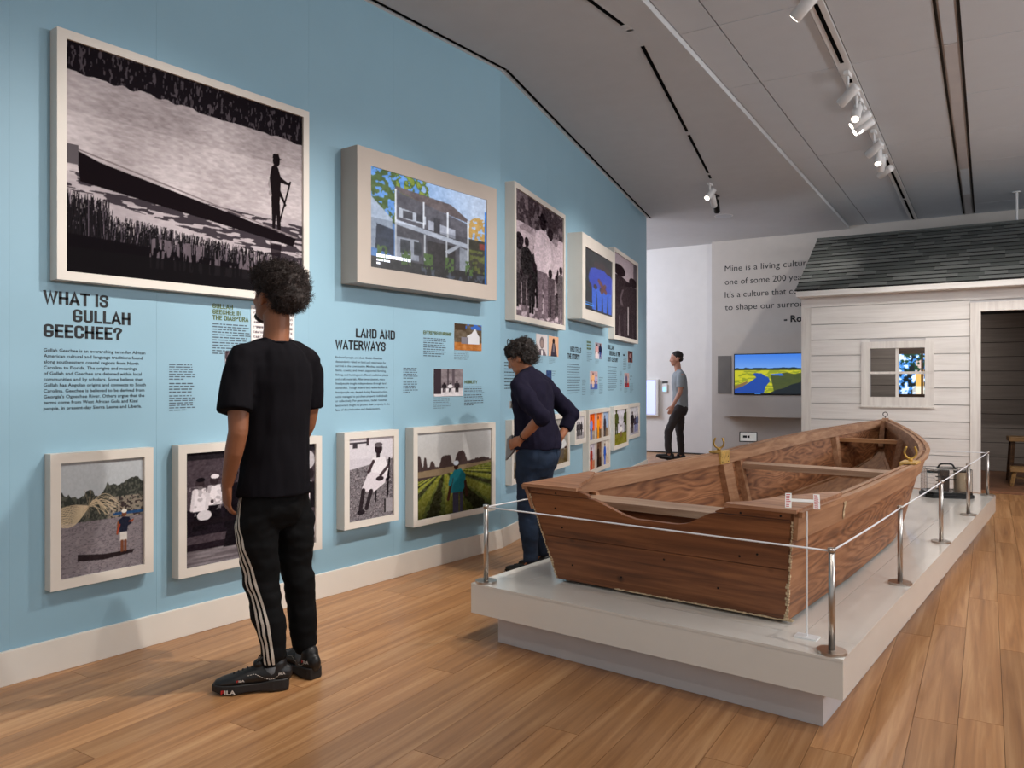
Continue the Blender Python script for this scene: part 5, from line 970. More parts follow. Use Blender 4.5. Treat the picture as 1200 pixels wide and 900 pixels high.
# ------------------------------------------------------------------ white cabin with shingled roof
HY = 11.06
cab = thing('white_cabin', 'small white boarded cabin with a dark shingled roof, window and open doorway', 'cabin', (0, 0, 0), GA)
LX, RX, BYB = -2.159, 1.95, 13.62
DX0, DX1, DZ = -0.068, 0.93, 2.217
WX0, WX1, WZ0, WZ1 = -1.308, -0.671, 1.159, 1.789           # window opening
CX0, CX1, CZ0, CZ1 = -1.408, -0.572, 1.045, 1.876            # window casing
def hb(name, b, m, parent=cab, bev=0.0): return obj(name, box(B(), *b, bev=bev), m, parent)
edges = [0.0, 0.218, 0.431, 0.644, 0.853, 1.065, 1.277, 1.490, 1.706, 1.917, 2.126, 2.36]
for z0, z1 in zip(edges, edges[1:]):
    segs = [(LX+0.12, -0.179)] if (z1 <= CZ0+0.06 or z0 >= CZ1-0.02) else [(LX+0.12, WX0-0.005), (WX1+0.005, -0.179)]
    if z1 > 2.2: segs = [(LX+0.12, 1.04)] if z0 > 2.3 else [(LX+0.12, -0.179)]
    segs.append((1.04, RX))
    for a, b in segs: hb('siding_board', (a+0.001, b-0.001, HY-0.018, HY+0.0, z0+0.005, z1-0.005), M['siding'], bev=0.0015)
hb('frieze_board', (LX, RX, HY-0.024, HY, 2.362, 2.50), M['siding'])
hb('corner_trim', (LX, LX+0.12, HY-0.026, HY, 0, 2.36), M['trimw'], bev=0.003)
bm = B()   # structural wall behind the boards, with the openings left open
for (a, b, c_, d) in ((LX, WX0, 0, 2.5), (WX1, DX0, 0, 2.5), (WX0, WX1, 0, WZ0), (WX0, WX1, WZ1, 2.5), (DX0, DX1, DZ, 2.5), (DX1, RX, 0, 2.5)): box(bm, a, b, HY+0.0005, HY+0.09, c_, d)
obj('wall_core', bm, M['plinth'], cab)
wf = obj('window_frame', box(box(box(box(B(), CX0, WX0, HY-0.036, HY-0.001, CZ0, CZ1), WX1, CX1, HY-0.036, HY-0.001, CZ0, CZ1), WX0, WX1, HY-0.036, HY-0.001, CZ0, WZ0), WX0, WX1, HY-0.036, HY-0.001, WZ1, CZ1), M['trimw'], cab)
hb('muntin', (-1.006, -0.972, HY-0.01, HY+0.03, WZ0, WZ1), M['trimw'], wf); hb('muntin', (WX0, -1.007, HY-0.008, HY+0.028, 1.455, 1.487), M['trimw'], wf); hb('muntin', (-0.971, WX1, HY-0.008, HY+0.028, 1.455, 1.487), M['trimw'], wf)
hb('sill_ledge', (CX0-0.01, CX1+0.01, HY-0.05, HY-0.002, CZ0-0.022, CZ0-0.001), M['trimw'], wf)
for a, b in ((-0.179, DX0), (DX1, 1.04)): hb('door_casing', (a, b, HY-0.036, HY-0.001, 0, DZ+0.11), M['trimw'])
hb('door_casing', (DX0, DX1, HY-0.036, HY-0.001, DZ, DZ+0.11), M['trimw'])
# interior
edges2 = [0.03+0.212*k for k in range(12)]
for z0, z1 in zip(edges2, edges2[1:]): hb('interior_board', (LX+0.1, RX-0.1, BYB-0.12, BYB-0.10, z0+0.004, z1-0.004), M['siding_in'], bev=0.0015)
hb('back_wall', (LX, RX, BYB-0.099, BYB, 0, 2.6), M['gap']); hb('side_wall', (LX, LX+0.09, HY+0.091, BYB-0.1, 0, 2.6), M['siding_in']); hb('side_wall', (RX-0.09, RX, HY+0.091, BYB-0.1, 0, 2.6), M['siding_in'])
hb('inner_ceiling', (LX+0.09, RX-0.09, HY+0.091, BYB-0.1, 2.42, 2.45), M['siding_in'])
k = HY+0.0
while k < BYB-0.13: hb('cabin_floor_board', (LX+0.09, RX-0.09, k+0.0015, k+0.118, 0.002, 0.03), M['cabin_floor']); k += 0.12
# roof
E0, EZ, RG, RZ_ = HY-0.27, 2.565, HY+1.35, 3.51
hb('fascia', (LX-0.02, RX+0.1, E0-0.002, E0+0.02, EZ-0.075, EZ-0.005), M['siding']); hb('eave_soffit', (LX-0.02, RX+0.1, E0+0.021, HY-0.0005, EZ-0.072, EZ-0.055), M['trimw'])
bm = B(); prism(bm, [(E0, EZ-0.012), (RG, RZ_-0.012), (2*RG-E0, EZ-0.012), (2*RG-E0, EZ-0.05), (RG, RZ_-0.05), (E0, EZ-0.05)], LX-0.015, RX+0.1, 'x'); obj('roof_deck', bm, M['gap'], cab)
bm = B(); prism(bm, [(HY, 2.5), (BYB, 2.5), (BYB, 2.55), (RG, 3.44), (HY, 2.60)], LX, LX+0.02, 'x'); prism(bm, [(HY, 2.5), (BYB, 2.5), (BYB, 2.55), (RG, 3.44), (HY, 2.60)], RX-0.02, RX, 'x'); obj('gable', bm, M['siding'], cab)
slope = Vector((0, RG-E0, RZ_-EZ)); SL = slope.length; sd = slope/SL; ang = math.atan2(sd.z, sd.y); NR = 15; ex = SL/NR
tabs = []
for v in range(2):
    me = bpy.data.meshes.new('roof_shingle'); bm = B(); box(bm, 0.001, 0.999, 0, 1.35, 0, 1)
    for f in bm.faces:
        if f.calc_center_median().y < 0.01: f.material_index = 1  # butt faces painted dark as the shade under each row
    for q in bm.verts:
        if q.co.y > 1: q.co.z -= 0.9 if q.co.z > 0.5 else 0.0
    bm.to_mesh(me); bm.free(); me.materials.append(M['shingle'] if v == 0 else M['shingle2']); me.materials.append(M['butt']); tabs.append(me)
rs = random.Random(12); count = 0; far = B()
for r in range(NR):
    x = LX-0.03; P0 = Vector((0, E0-0.012, EZ))+sd*(r*ex)
    while x < RX+0.1:
        w = rs.choice((0.14, 0.20, 0.24, 0.30, 0.36)); w = min(w, RX+0.1-x+0.01); v = 0 if rs.random() < 0.55 else 1; th = 0.020 if v == 0 else 0.014
        if x < 0.75:
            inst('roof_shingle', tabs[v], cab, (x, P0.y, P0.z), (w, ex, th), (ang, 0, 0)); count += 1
        else: box(far, x+0.001, x+w-0.001, r*ex, r*ex+ex*1.2, 0, th)
        x += w
o = obj('shingles', far, M['shingle'], cab); o.location = (0, E0-0.012, EZ); o.rotation_euler = (ang, 0, 0); o['kind'] = 'stuff'
o = obj('shingles', box(B(), LX-0.02, RX+0.1, 0, SL, 0, 0.01), M['shingle'], cab); o.location = (0, 2*RG-E0, EZ); o.rotation_euler = (math.pi-ang, 0, 0); o['kind'] = 'stuff'
hb('ridge_cap', (LX-0.03, RX+0.1, RG-0.06, RG+0.06, RZ_-0.02, RZ_+0.012), M['shingle2'])
# screen inside the cabin
sc = gthing('cabin_screen', 'lit screen of sunlit blue water behind a trunk, seen through the cabin window', 'screen', -1.17, BYB-0.121)
bx('surround', (-0.04, 0.98, -0.05, -0.001, 1.09, 1.88), M['dark_wood'], sc); mm = M['screen'].copy(); mm.node_tree.nodes['Principled BSDF'].inputs['Emission Strength'].default_value = 1.25
pic_tree().mesh('screen', 0.60, 0.62, mm, sc, y=-0.052, x0=0.0, z0=1.165); bx('divider', (0.30, 0.33, -0.058, -0.05, 1.1, 1.87), M['dark_wood'], sc)
# stools inside
def stool(label, x, y, w, d, h, m1, m2, rz):
    t = gthing('wooden_stool', label, 'stool', x, y, 0.03); t.rotation_euler = (0, 0, GA+rz)
    bx('seat', (-w/2, w/2, -d/2, d/2, h-0.06, h), m1, t, 0.006)
    for sx in (-1, 1):
        for sy in (-1, 1):
            a = Vector((sx*(w/2-0.05), sy*(d/2-0.05), h-0.06)); b = Vector((sx*(w/2-0.015), sy*(d/2-0.02), 0)); bm = B(); tube(bm, [b, a], [0.024, 0.028], seg=6, cap='flat'); obj('leg', bm, m2, t)
    bx('stretcher', (-w/2+0.04, w/2-0.04, -0.015, 0.015, h*0.35, h*0.35+0.03), m2, t)
stool('dark rustic wooden stool inside the cabin doorway', 0.44, 12.25, 0.42, 0.30, 0.60, M['gold_wood'], M['dark_wood'], 0.1)
stool('low golden wooden bench in front of the dark stool in the doorway', 0.50, 11.80, 0.50, 0.22, 0.24, M['gold_wood'], M['gold_wood'], 0.0)
# ------------------------------------------------------------------ people
def V(x, y, z): return Vector((x, y, z))
def remesh(bm, voxel, smooth=4, folds=None):
    me = bpy.data.meshes.new('tmp'); bmesh.ops.recalc_face_normals(bm, faces=bm.faces); bm.to_mesh(me); bm.free()
    o = bpy.data.objects.new('tmp', me); C.objects.link(o)
    r = o.modifiers.new('r', 'REMESH'); r.mode = 'VOXEL'; r.voxel_size = voxel; r.use_smooth_shade = True
    s = o.modifiers.new('s', 'SMOOTH'); s.factor = 0.5; s.iterations = smooth
    dg = bpy.context.evaluated_depsgraph_get(); dg.update(); out = bpy.data.meshes.new_from_object(o.evaluated_get(dg))
    bpy.data.objects.remove(o); bpy.data.meshes.remove(me)
    if folds:
        amp, fn = folds
        no = [v.normal.copy() for v in out.vertices]
        for v, n in zip(out.vertices, no): v.co += n*amp*fn(v.co)
    out.polygons.foreach_set('use_smooth', [True]*len(out.polygons)); return out
def fold(sx, sy, sz, seed=0.0, oc=2):
    def f(p): return mnoise.fractal(Vector((p.x*sx+seed, p.y*sy, p.z*sz)), 1.0, 2.0, oc)
    return f
def hand(bm, wrist, d, nrm, thumb, curl=0.5, s=1.0, spread=0.0):
    """d: fingers' direction, nrm: palm's facing, thumb: side the thumb leaves from"""
    d = Vector(d).normalized(); nrm = Vector(nrm); nrm = (nrm-d*nrm.dot(d)).normalized(); th = d.cross(nrm); th = th if th.dot(Vector(thumb)) > 0 else -th
    w = Vector(wrist)
    tube(bm, [w-d*0.01*s, w+d*0.02*s, w+d*0.055*s, w+d*0.085*s], [(0.026*s, 0.019*s), (0.034*s, 0.018*s), (0.040*s, 0.016*s), (0.038*s, 0.013*s)], side=th, seg=14)
    for k, (off, L, r) in enumerate(((0.030, 0.068, 0.0092), (0.010, 0.078, 0.0095), (-0.011, 0.072, 0.0090), (-0.030, 0.056, 0.0080))):
        p = w+d*0.082*s+th*off*s; dirv = (d+th*off*spread*6).normalized(); pts = [p-dirv*0.02*s, p]; a = 0.0
        for f_ in (0.45, 0.30, 0.25):
            a += curl*(0.75+0.06*k); q = (dirv*math.cos(a)+nrm*math.sin(a)); p = p+q*L*f_*s; pts.append(p)
        tube(bm, pts, [r*s, r*s, r*0.97*s, r*0.9*s, r*0.78*s], side=th, seg=10)
    p = w+d*0.022*s+th*0.028*s; t1 = (th*0.75+d*0.75+nrm*0.25).normalized(); t2 = (d*0.95+th*0.25+nrm*0.35*curl*2).normalized()
    tube(bm, [p-t1*0.02*s, p, p+t1*0.034*s, p+t1*0.034*s+t2*0.03*s, p+t1*0.036*s+t2*0.05*s], [0.014*s, 0.013*s, 0.0115*s, 0.0105*s, 0.009*s], side=nrm, seg=10)
def head(bm, c, yaw, pitch, s=1.0):
    """c: centre of the skull; yaw turns to the left, pitch raises the face"""
    Rt = Matrix.Rotation(yaw, 3, 'Z') @ Matrix.Rotation(-pitch, 3, 'Y')
    def P(x, y, z): return Vector(c)+Rt @ (Vector((x, y, z))*s)
    def E(x, y, z, a, b, h): ell(bm, P(x, y, z), (a*s, b*s, h*s), Rt, 3)
    E(-0.012, 0, 0.025, 0.097, 0.077, 0.090); E(0.028, 0, -0.018, 0.066, 0.064, 0.085); E(0.035, 0, -0.070, 0.052, 0.052, 0.042); E(0.068, 0, -0.096, 0.022, 0.024, 0.018)
    E(0.076, 0, 0.022, 0.018, 0.050, 0.012); 
    for sg in (1, -1):
        E(0.056, sg*0.036, -0.030, 0.026, 0.022, 0.022); E(-0.002, sg*0.074, -0.014, 0.019, 0.009, 0.031); E(-0.008, sg*0.081, -0.006, 0.013, 0.006, 0.024); E(0.092, sg*0.012, -0.034, 0.010, 0.009, 0.008)
    tube(bm, [P(0.086, 0, 0.012), P(0.096, 0, -0.010), P(0.106, 0, -0.030)], [0.009*s, 0.011*s, 0.012*s], side=Rt @ Vector((0, 1, 0)), seg=10)
    for dz, r in ((-0.059, 0.0065), (-0.070, 0.0075)): tube(bm, [P(0.078, -0.024, dz), P(0.088, 0, dz), P(0.078, 0.024, dz)], [r*0.5*s, r*s, r*0.5*s], side=(0, 0, 1), seg=8)
    return P, Rt
def eyes(P, Rt, par, s=1.0):
    bm = B()
    for sg in (1, -1): ell(bm, P(0.066, sg*0.031, 0.002), (0.0115*s, 0.0115*s, 0.0115*s), None, 2)
    e = obj('eyes', bm, M['eye'], par, True); bm = B()
    for sg in (1, -1): ell(bm, P(0.0745, sg*0.031, 0.002), (0.0045*s, 0.0055*s, 0.0055*s), None, 2)
    obj('irises', bm, M['iron'], e, True)
def shoe(par, heel, toe, mats, L=0.30, hgt=1.0, chunky=True, ankle_r=0.045, tilt=0.0):
    h, t = Vector(heel), Vector(toe); d = (t-h); d.z = 0; d.normalize(); lft = Vector((-d.y, d.x, 0)); up = Vector((0, 0, 1))
    base = h.copy()
    if tilt: up = (up*math.cos(tilt)-d*math.sin(tilt)); d = (t-h).normalized(); lft = up.cross(d).normalized(); up = d.cross(lft)
    X = [0.0, 0.02, 0.06, 0.11, 0.16, 0.21, 0.26, 0.285, 0.30]; Wd = [0.026, 0.036, 0.041, 0.038, 0.042, 0.049, 0.043, 0.030, 0.014]; k = L/0.30
    ts = 0.046 if chunky else 0.022
    def Q(x, y, z): return base+d*x*k+lft*y+up*z
    bm = B(); rings = []
    for x, w in zip(X, Wd):
        e = 1.16 if chunky else 1.05; arch = 0.008 if 0.10 < x < 0.17 else 0.0; rise = 0.012 if x >= 0.285 else (0.004 if x >= 0.26 else 0)
        rings.append([bm.verts.new(Q(x*1.02-0.003, s_*w*e*f, z)) for s_, f, z in ((-1, 0.9, 0.001+arch+rise), (1, 0.9, 0.001+arch+rise), (1, 1.0, 0.012+rise), (1, 0.96, ts*(1.15 if x < 0.08 else 0.95)), (-1, 0.96, ts*(1.15 if x < 0.08 else 0.95)), (-1, 1.0, 0.012+rise))])
    for a, b in zip(rings, rings[1:]):
        for i in range(6): bm.faces.new((a[i], a[(i+1) % 6], b[(i+1) % 6], b[i]))
    bm.faces.new(rings[0]); bm.faces.new(rings[-1][::-1]); bmesh.ops.recalc_face_normals(bm, faces=bm.faces); bmesh.ops.bevel(bm, geom=[e for e in bm.edges], offset=0.003, segments=1, affect='EDGES')
    sole = bm
    tops = [0.088, 0.100, 0.098, 0.094, 0.086, 0.070, 0.058, 0.048, 0.036]
    bm = B(); pts = []; rad = []
    for x, w, tp in zip(X, Wd, tops): tp *= hgt; pts.append(Q(min(x, 0.292)+0.002, 0, (ts*0.6+tp)/2)); rad.append((w*1.02, (tp-ts*0.6)/2+0.004))
    tube(bm, pts, rad, side=lft, seg=16); tube(bm, [Q(0.045, 0, 0.06), Q(0.05, 0, 0.105*hgt)], [(0.040, 0.050), (0.038, 0.046)], side=lft, seg=16)
    ell(bm, Q(0.118, 0, 0.105*hgt), (0.026, 0.026, 0.020)); up_me = remesh(bm, 0.005, 2)
    so = obj('shoe', up_me, mats[0], par, True); obj('sole', sole, mats[1], so)
    bm = B()
    for i in range(6):
        x = 0.125+i*0.018; zt = interp([a for a in X], tops, x)*hgt; hw = 0.024
        tube(bm, bez([Q(x, -hw, zt-0.012), Q(x+0.004, 0, zt+0.007), Q(x, hw, zt-0.012)], 3), [0.0032]*7, side=up, seg=6)
    for sg in (1, -1): tube(bm, bez([Q(0.118, 0, 0.118*hgt), Q(0.10, sg*0.03, 0.135*hgt), Q(0.122, sg*0.035, 0.12*hgt), Q(0.12, 0.0, 0.112*hgt)], 4), [0.003]*13, side=up, seg=6)
    obj('laces', bm, mats[0], so, True)
    return so, Q, sole
def wall_scatter(): pass
def strand(bm, p, d, L, r, rs, curl=0.6):
    """one short curly lock: 4 sided tapering strip"""
    q = Vector(p); prev = None; a = rs.uniform(0, 6.28); o = d.orthogonal().normalized(); o2 = d.cross(o); n = 5
    for k in range(n):
        ph = a+k*1.7; c = q+d*L*k/(n-1)+(o*math.cos(ph)+o2*math.sin(ph))*curl*r*3
        rr = r*(1-0.7*k/(n-1)); ring = [bm.verts.new(c+o*rr), bm.verts.new(c-o*rr*0.5+o2*rr*0.87), bm.verts.new(c-o*rr*0.5-o2*rr*0.87)]
        if prev:
            for i in range(3): bm.faces.new((prev[i], prev[(i+1) % 3], ring[(i+1) % 3], ring[i]))
        prev = ring

# ---- man in black, looking up at the large photograph (local: +x forward, +y his left)
man = thing('person', 'man in a black T-shirt and striped black track pants, curly hair, looking at the wall', 'person', (-2.97, 2.12, 0), math.pi)
bm = B(); y_ = V(0, 1, 0)
tube(bm, [V(0, 0, 0.90), V(0, 0, 0.98), V(0, 0, 1.08), V(0, 0, 1.20), V(-0.005, 0, 1.33), V(-0.01, 0, 1.43), V(-0.01, 0, 1.50)], [(0.135, 0.095), (0.135, 0.092), (0.125, 0.088), (0.135, 0.095), (0.165, 0.11), (0.165, 0.10), (0.10, 0.07)], side=y_, seg=20)
tube(bm, [V(-0.012, 0, 1.46), V(-0.012, -0.003, 1.54), V(-0.012, -0.008, 1.60), V(-0.008, -0.010, 1.66)], [(0.075, 0.068), (0.060, 0.060), (0.057, 0.058), (0.058, 0.060)], side=y_, seg=16)
tube(bm, [V(-0.02, -0.17, 1.455), V(-0.015, 0, 1.50), V(-0.02, 0.17, 1.455)], [0.055, 0.062, 0.055], side=V(1, 0, 0), seg=14)
HC1 = V(0.006, -0.012, 1.742); P1h, R1h = head(bm, HC1, 0.12, 0.14, 1.04)
AL = [V(-0.015, 0.185, 1.445), V(-0.055, 0.215, 1.30), V(-0.07, 0.225, 1.15)]; tube(bm, AL, [0.052, 0.047, 0.041], seg=14)
tube(bm, [V(-0.07, 0.225, 1.15), V(-0.045, 0.230, 1.06), V(0.01, 0.226, 0.92)], [0.041, (0.041, 0.037), (0.028, 0.023)], side=V(1, 0, 0), seg=14)
hand(bm, V(0.012, 0.226, 0.915), V(0.28, -0.16, -0.95), V(-0.2, -1, 0), V(1, 0, 0), 0.35, 1.0)
tube(bm, [V(-0.015, -0.185, 1.445), V(-0.01, -0.205, 1.30), V(0.02, -0.20, 1.16)], [0.052, 0.047, 0.041], seg=14)
tube(bm, [V(0.02, -0.20, 1.16), V(0.08, -0.195, 1.07), V(0.15, -0.17, 0.94)], [0.041, 0.039, 0.027], seg=14)
hand(bm, V(0.152, -0.168, 0.935), V(0.45, 0.2, -0.85), V(-0.2, 1, 0), V(1, 0, 0), 0.4, 1.0)
LL = [V(0, 0.09, 0.93), V(0.01, 0.085, 0.72), V(0.012, 0.058, 0.48), V(-0.035, 0.045, 0.30), V(-0.055, 0.042, 0.10)]
RL = [V(0, -0.09, 0.93), V(0.015, -0.11, 0.72), V(0.0, -0.128, 0.48), V(-0.02, -0.14, 0.30), V(-0.03, -0.15, 0.10)]
for Lg in (LL, RL):
    tube(bm, [V(Lg[0].x, Lg[0].y*0.7, 0.86)]+Lg[1:], [0.072, 0.070, 0.052, 0.048, 0.030], seg=14)
tube(bm, [LL[-1], LL[-1]+V(0.01, 0.02, -0.035)], [0.030, 0.026], seg=10); tube(bm, [RL[-1], RL[-1]+V(0.02, 0.0, -0.035)], [0.030, 0.026], seg=10)
bmesh.ops.scale(bm, vec=(1, 1, 1), verts=bm.verts)
obj('body', remesh(bm, 0.0055, 2), M['skin1'], man, True); eyes(P1h, R1h, man, 1.04)
# beard and hair
bm = B()
ell(bm, P1h(0.064, 0, -0.096), (0.036, 0.038, 0.024), R1h); 
ell(bm, P1h(0.075, 0, -0.088), (0.022, 0.030, 0.022), R1h)
bm2 = remesh(bm, 0.006, 2, (0.004, fold(70, 70, 70))); obj('beard', bm2, M['hair1'], man, True)
bm = B()
ell(bm, P1h(-0.035, 0.0, 0.068), (0.112, 0.108, 0.088), R1h, 4); ell(bm, P1h(-0.085, 0, 0.02), (0.070, 0.092, 0.075), R1h, 4); ell(bm, P1h(0.04, 0, 0.095), (0.062, 0.085, 0.045), R1h, 3)
ell(bm, P1h(-0.062, 0, -0.035), (0.034, 0.052, 0.038), R1h, 3)
hm = remesh(bm, 0.007, 2, (0.012, fold(38, 38, 38, 3, 4))); h1 = obj('hair', hm, M['hair1'], man, True)
rs = random.Random(7); bm = B(); vs = list(hm.vertices)
for _ in range(3800):
    v = rs.choice(vs)
    if v.co.z < HC1.z-0.075: continue
    d = (v.normal+Vector((rs.uniform(-.5, .5), rs.uniform(-.5, .5), rs.uniform(-.3, .5)))*0.9).normalized(); strand(bm, v.co, d, rs.uniform(0.012, 0.030), rs.uniform(0.0012, 0.0022), rs, 1.0)
o = obj('curls', bm, M['hair1'], h1)
# T-shirt
bm = B()
tube(bm, [V(-0.01, 0, 0.855), V(-0.01, 0, 0.90), V(-0.012, 0, 1.0), V(-0.012, 0, 1.12), V(-0.012, 0, 1.25), V(-0.015, 0, 1.36), V(-0.018, 0, 1.43), V(-0.018, 0, 1.49), V(-0.012, 0, 1.525)],
     [(0.176, 0.134), (0.170, 0.130), (0.158, 0.122), (0.156, 0.118), (0.170, 0.125), (0.182, 0.128), (0.178, 0.118), (0.132, 0.100), (0.080, 0.078)], side=y_, seg=26, cap='flat')
tube(bm, [V(-0.02, -0.18, 1.45), V(-0.018, -0.09, 1.478), V(-0.016, 0, 1.500), V(-0.018, 0.09, 1.478), V(-0.02, 0.18, 1.45)], [0.066, 0.070, 0.062, 0.070, 0.066], side=V(1, 0, 0), seg=16)
d1 = (AL[1]-AL[0]).normalized()
tube(bm, [V(-0.015, 0.165, 1.45), V(-0.03, 0.198, 1.40), V(-0.05, 0.217, 1.32), V(-0.068, 0.238, 1.232)], [0.070, 0.070, 0.070, (0.080, 0.070)], side=V(1, 0, 0), seg=18, cap='flat')
tube(bm, [V(-0.015, -0.160, 1.45), V(-0.012, -0.188, 1.40), V(-0.004, -0.200, 1.32), V(0.012, -0.208, 1.24)], [0.070, 0.066, 0.064, 0.066], side=V(1, 0, 0), seg=18, cap='flat')
def tee_fold(p): return mnoise.fractal(V(p.x*9, p.y*11, p.z*2.6+p.y*2), 1.0, 2.0, 3)+0.35*mnoise.noise(V(p.x*20, p.y*22, p.z*9))
ts_ = obj('t_shirt', remesh(bm, 0.008, 5, (0.010, tee_fold)), M['tee'], man, True)
bm = B(); rg = [V(-0.012+0.071*math.cos(a), 0.074*math.sin(a), 1.528+0.006*math.cos(a)*-1) for a in [2*math.pi*k/28 for k in range(29)]]; tube(bm, rg, [0.006]*29, side=V(0, 0, 1), seg=8, cap='flat'); obj('collar', bm, M['tee'], ts_, True)
# track pants
bm = B()
tube(bm, [V(-0.01, 0, 0.77), V(-0.01, 0, 0.86), V(-0.01, 0, 0.95), V(-0.005, 0, 1.0)], [(0.148, 0.105), (0.158, 0.116), (0.138, 0.100), (0.12, 0.09)], side=y_, seg=24)
LR = [0.094, 0.096, 0.076, 0.066, 0.055]
def legp(Lg): return [V(Lg[0].x, Lg[0].y*0.80, 0.855), Lg[1], Lg[2], Lg[3], V(Lg[4].x, Lg[4].y, 0.135)]
for Lg in (LL, RL): tube(bm, legp(Lg), LR, side=V(1, 0, 0), seg=20, cap='flat')
for Lg in (LL, RL): tube(bm, [V(Lg[4].x, Lg[4].y, 0.165), V(Lg[4].x, Lg[4].y, 0.098)], [0.050, 0.044], side=V(1, 0, 0), seg=18, cap='flat')
def pant_fold(p): k = 1.0+1.2*max(0, 0.5-abs(p.z-0.48))*1.2; return k*mnoise.fractal(V(p.x*6, p.y*6, p.z*9), 1.0, 2.0, 3)
pm = remesh(bm, 0.008, 4, (0.009, pant_fold)); tp = obj('track_pants', pm, M['track'], man, True)
bv = BVHTree.FromPolygons([v.co.copy() for v in pm.vertices], [tuple(p.vertices) for p in pm.polygons])
def leg_at(Lg, z):
    for a, b in zip(Lg, Lg[1:]):
        if a.z >= z >= b.z: return a.lerp(b, (a.z-z)/(a.z-b.z))
    return Lg[-1].copy() if z < Lg[-1].z else Lg[0].copy()
def surf_strip(bvh, Lg, zs_, angf, off, wid, lift=0.0022):
    bm = B(); prev = None
    for z in zs_:
        c = leg_at(Lg, z); c.z = z; a0 = math.radians(angf(z)); r = 0.075; row = []
        for e in (-1, 0, 1):
            a = a0+(off+e*wid/2)/max(0.05, interp([0.1, 0.5, 0.9], [0.052, 0.075, 0.13], z)); dr = V(math.sin(a), math.cos(a), 0); hit = bvh.ray_cast(c+dr*0.4, -dr, 0.5)
            row.append(bm.verts.new((hit[0] if hit[0] is not None else c+dr*r)+dr*lift))
        if prev:
            for i in range(2): bm.faces.new((prev[i], row[i], row[i+1], prev[i+1]))
        prev = row
    return bm
zz = [0.895-k*0.0125 for k in range(63)]
for off in (-0.021, 0.0, 0.021): obj('stripe', surf_strip(bv, LL, zz, lambda z: interp([0.1, 0.48, 0.70, 0.9], [-38, -22, 0, 14], z), off, 0.0115), M['stripe'], tp, True)
for off in (-0.021, 0.0, 0.021): obj('stripe', surf_strip(bv, RL, zz, lambda z: interp([0.1, 0.48, 0.9], [180, 180, 176], z), off, 0.0115), M['stripe'], tp, True)
SH = (M['shoe'], M['sole'])
def local(w): d = Vector((w[0]+2.97, w[1]-2.12)); return V(-d.x, -d.y, 0)
hL, tL = V(-0.10, -0.005, 0), V(0.10, 0.22, 0)
s1, Q1, _ = shoe(man, hL, tL, SH, 0.315, 1.13)
s2, Q2, _ = shoe(man, V(-0.115, -0.145, 0), V(0.2, -0.165, 0), SH, 0.315, 1.13)
for Lg, nm_ in ((LL, 0), (RL, 1)):
    bm = B(); c = Lg[-1]; tube(bm, [V(c.x, c.y, 0.05), V(c.x, c.y, 0.108)], [0.043, 0.043], seg=16, cap='flat'); obj('sock', bm, M['sock'], s1 if nm_ == 0 else s2, True)
def shoe_text(Q, so, x, z, side_, hgt, wd, back=False):
    me = text_mesh('FILA', 0.03, 2); xs = [v.co.x for v in me.vertices]; w0, w1 = min(xs), max(xs); bm = B(); bm.from_mesh(me); bpy.data.meshes.remove(me)
    for v in bm.verts:
        fx = (v.co.x-w0)/(w1-w0); fz = v.co.y/CAPH
        if back: v.co = Q(-0.0115 if z < .05 else -0.004, side_*(0.5-fx)*-wd, z+fz*hgt)
        else:
            xx = x-fx*wd; hw = interp([0, 0.06, 0.11, 0.16, 0.21, 0.26], [0.03, 0.041, 0.038, 0.042, 0.049, 0.043], xx)*(1.165 if z < 0.03 else 1.05); v.co = Q(xx, side_*(hw+0.004), z+fz*hgt)
    r = 0
    for f in bm.faces:
        c = f.calc_center_median()
    o = obj('lettering', bm, [M['shoewhite'], M['shoered']], so); me = o.data
    base = Q(x, 0, 0); 
    for pgn in me.polygons:
        if (pgn.center-Q(x, side_*0.05, z+hgt/2)).length < wd*0.28: pgn.material_index = 1
    return o
shoe_text(Q1, s1, 0.262, 0.010, 1, 0.017, 0.058); shoe_text(Q1, s1, 0.20, 0.058, 1, 0.008, 0.030); shoe_text(Q1, s1, 0.035, 0.074, 1, 0.009, 0.026)
shoe_text(Q2, s2, 0.045, 0.074, 1, 0.012, 0.040)
for (Q, so) in ((Q1, s1), (Q2, s2)):
    bm = B()
    path = [(0.16, 0.078), (0.13, 0.085), (0.105, 0.070), (0.075, 0.058), (0.05, 0.060), (0.03, 0.076), (0.015, 0.086)]
    for (a, b) in zip(path, path[1:]):
        for k in range(3):
            f0, f1 = k/3+0.04, k/3+0.24; A = (a[0]+(b[0]-a[0])*f0, a[1]+(b[1]-a[1])*f0); Bp = (a[0]+(b[0]-a[0])*f1, a[1]+(b[1]-a[1])*f1)
            hw = interp([0, 0.06, 0.11, 0.16, 0.21], [0.031, 0.043, 0.040, 0.038, 0.045], A[0]); cyl(bm, Q(A[0], hw, A[1]), Q(Bp[0], hw, Bp[1]), 0.0011, 5)
    obj('stitching', bm, M['shoewhite'], so)

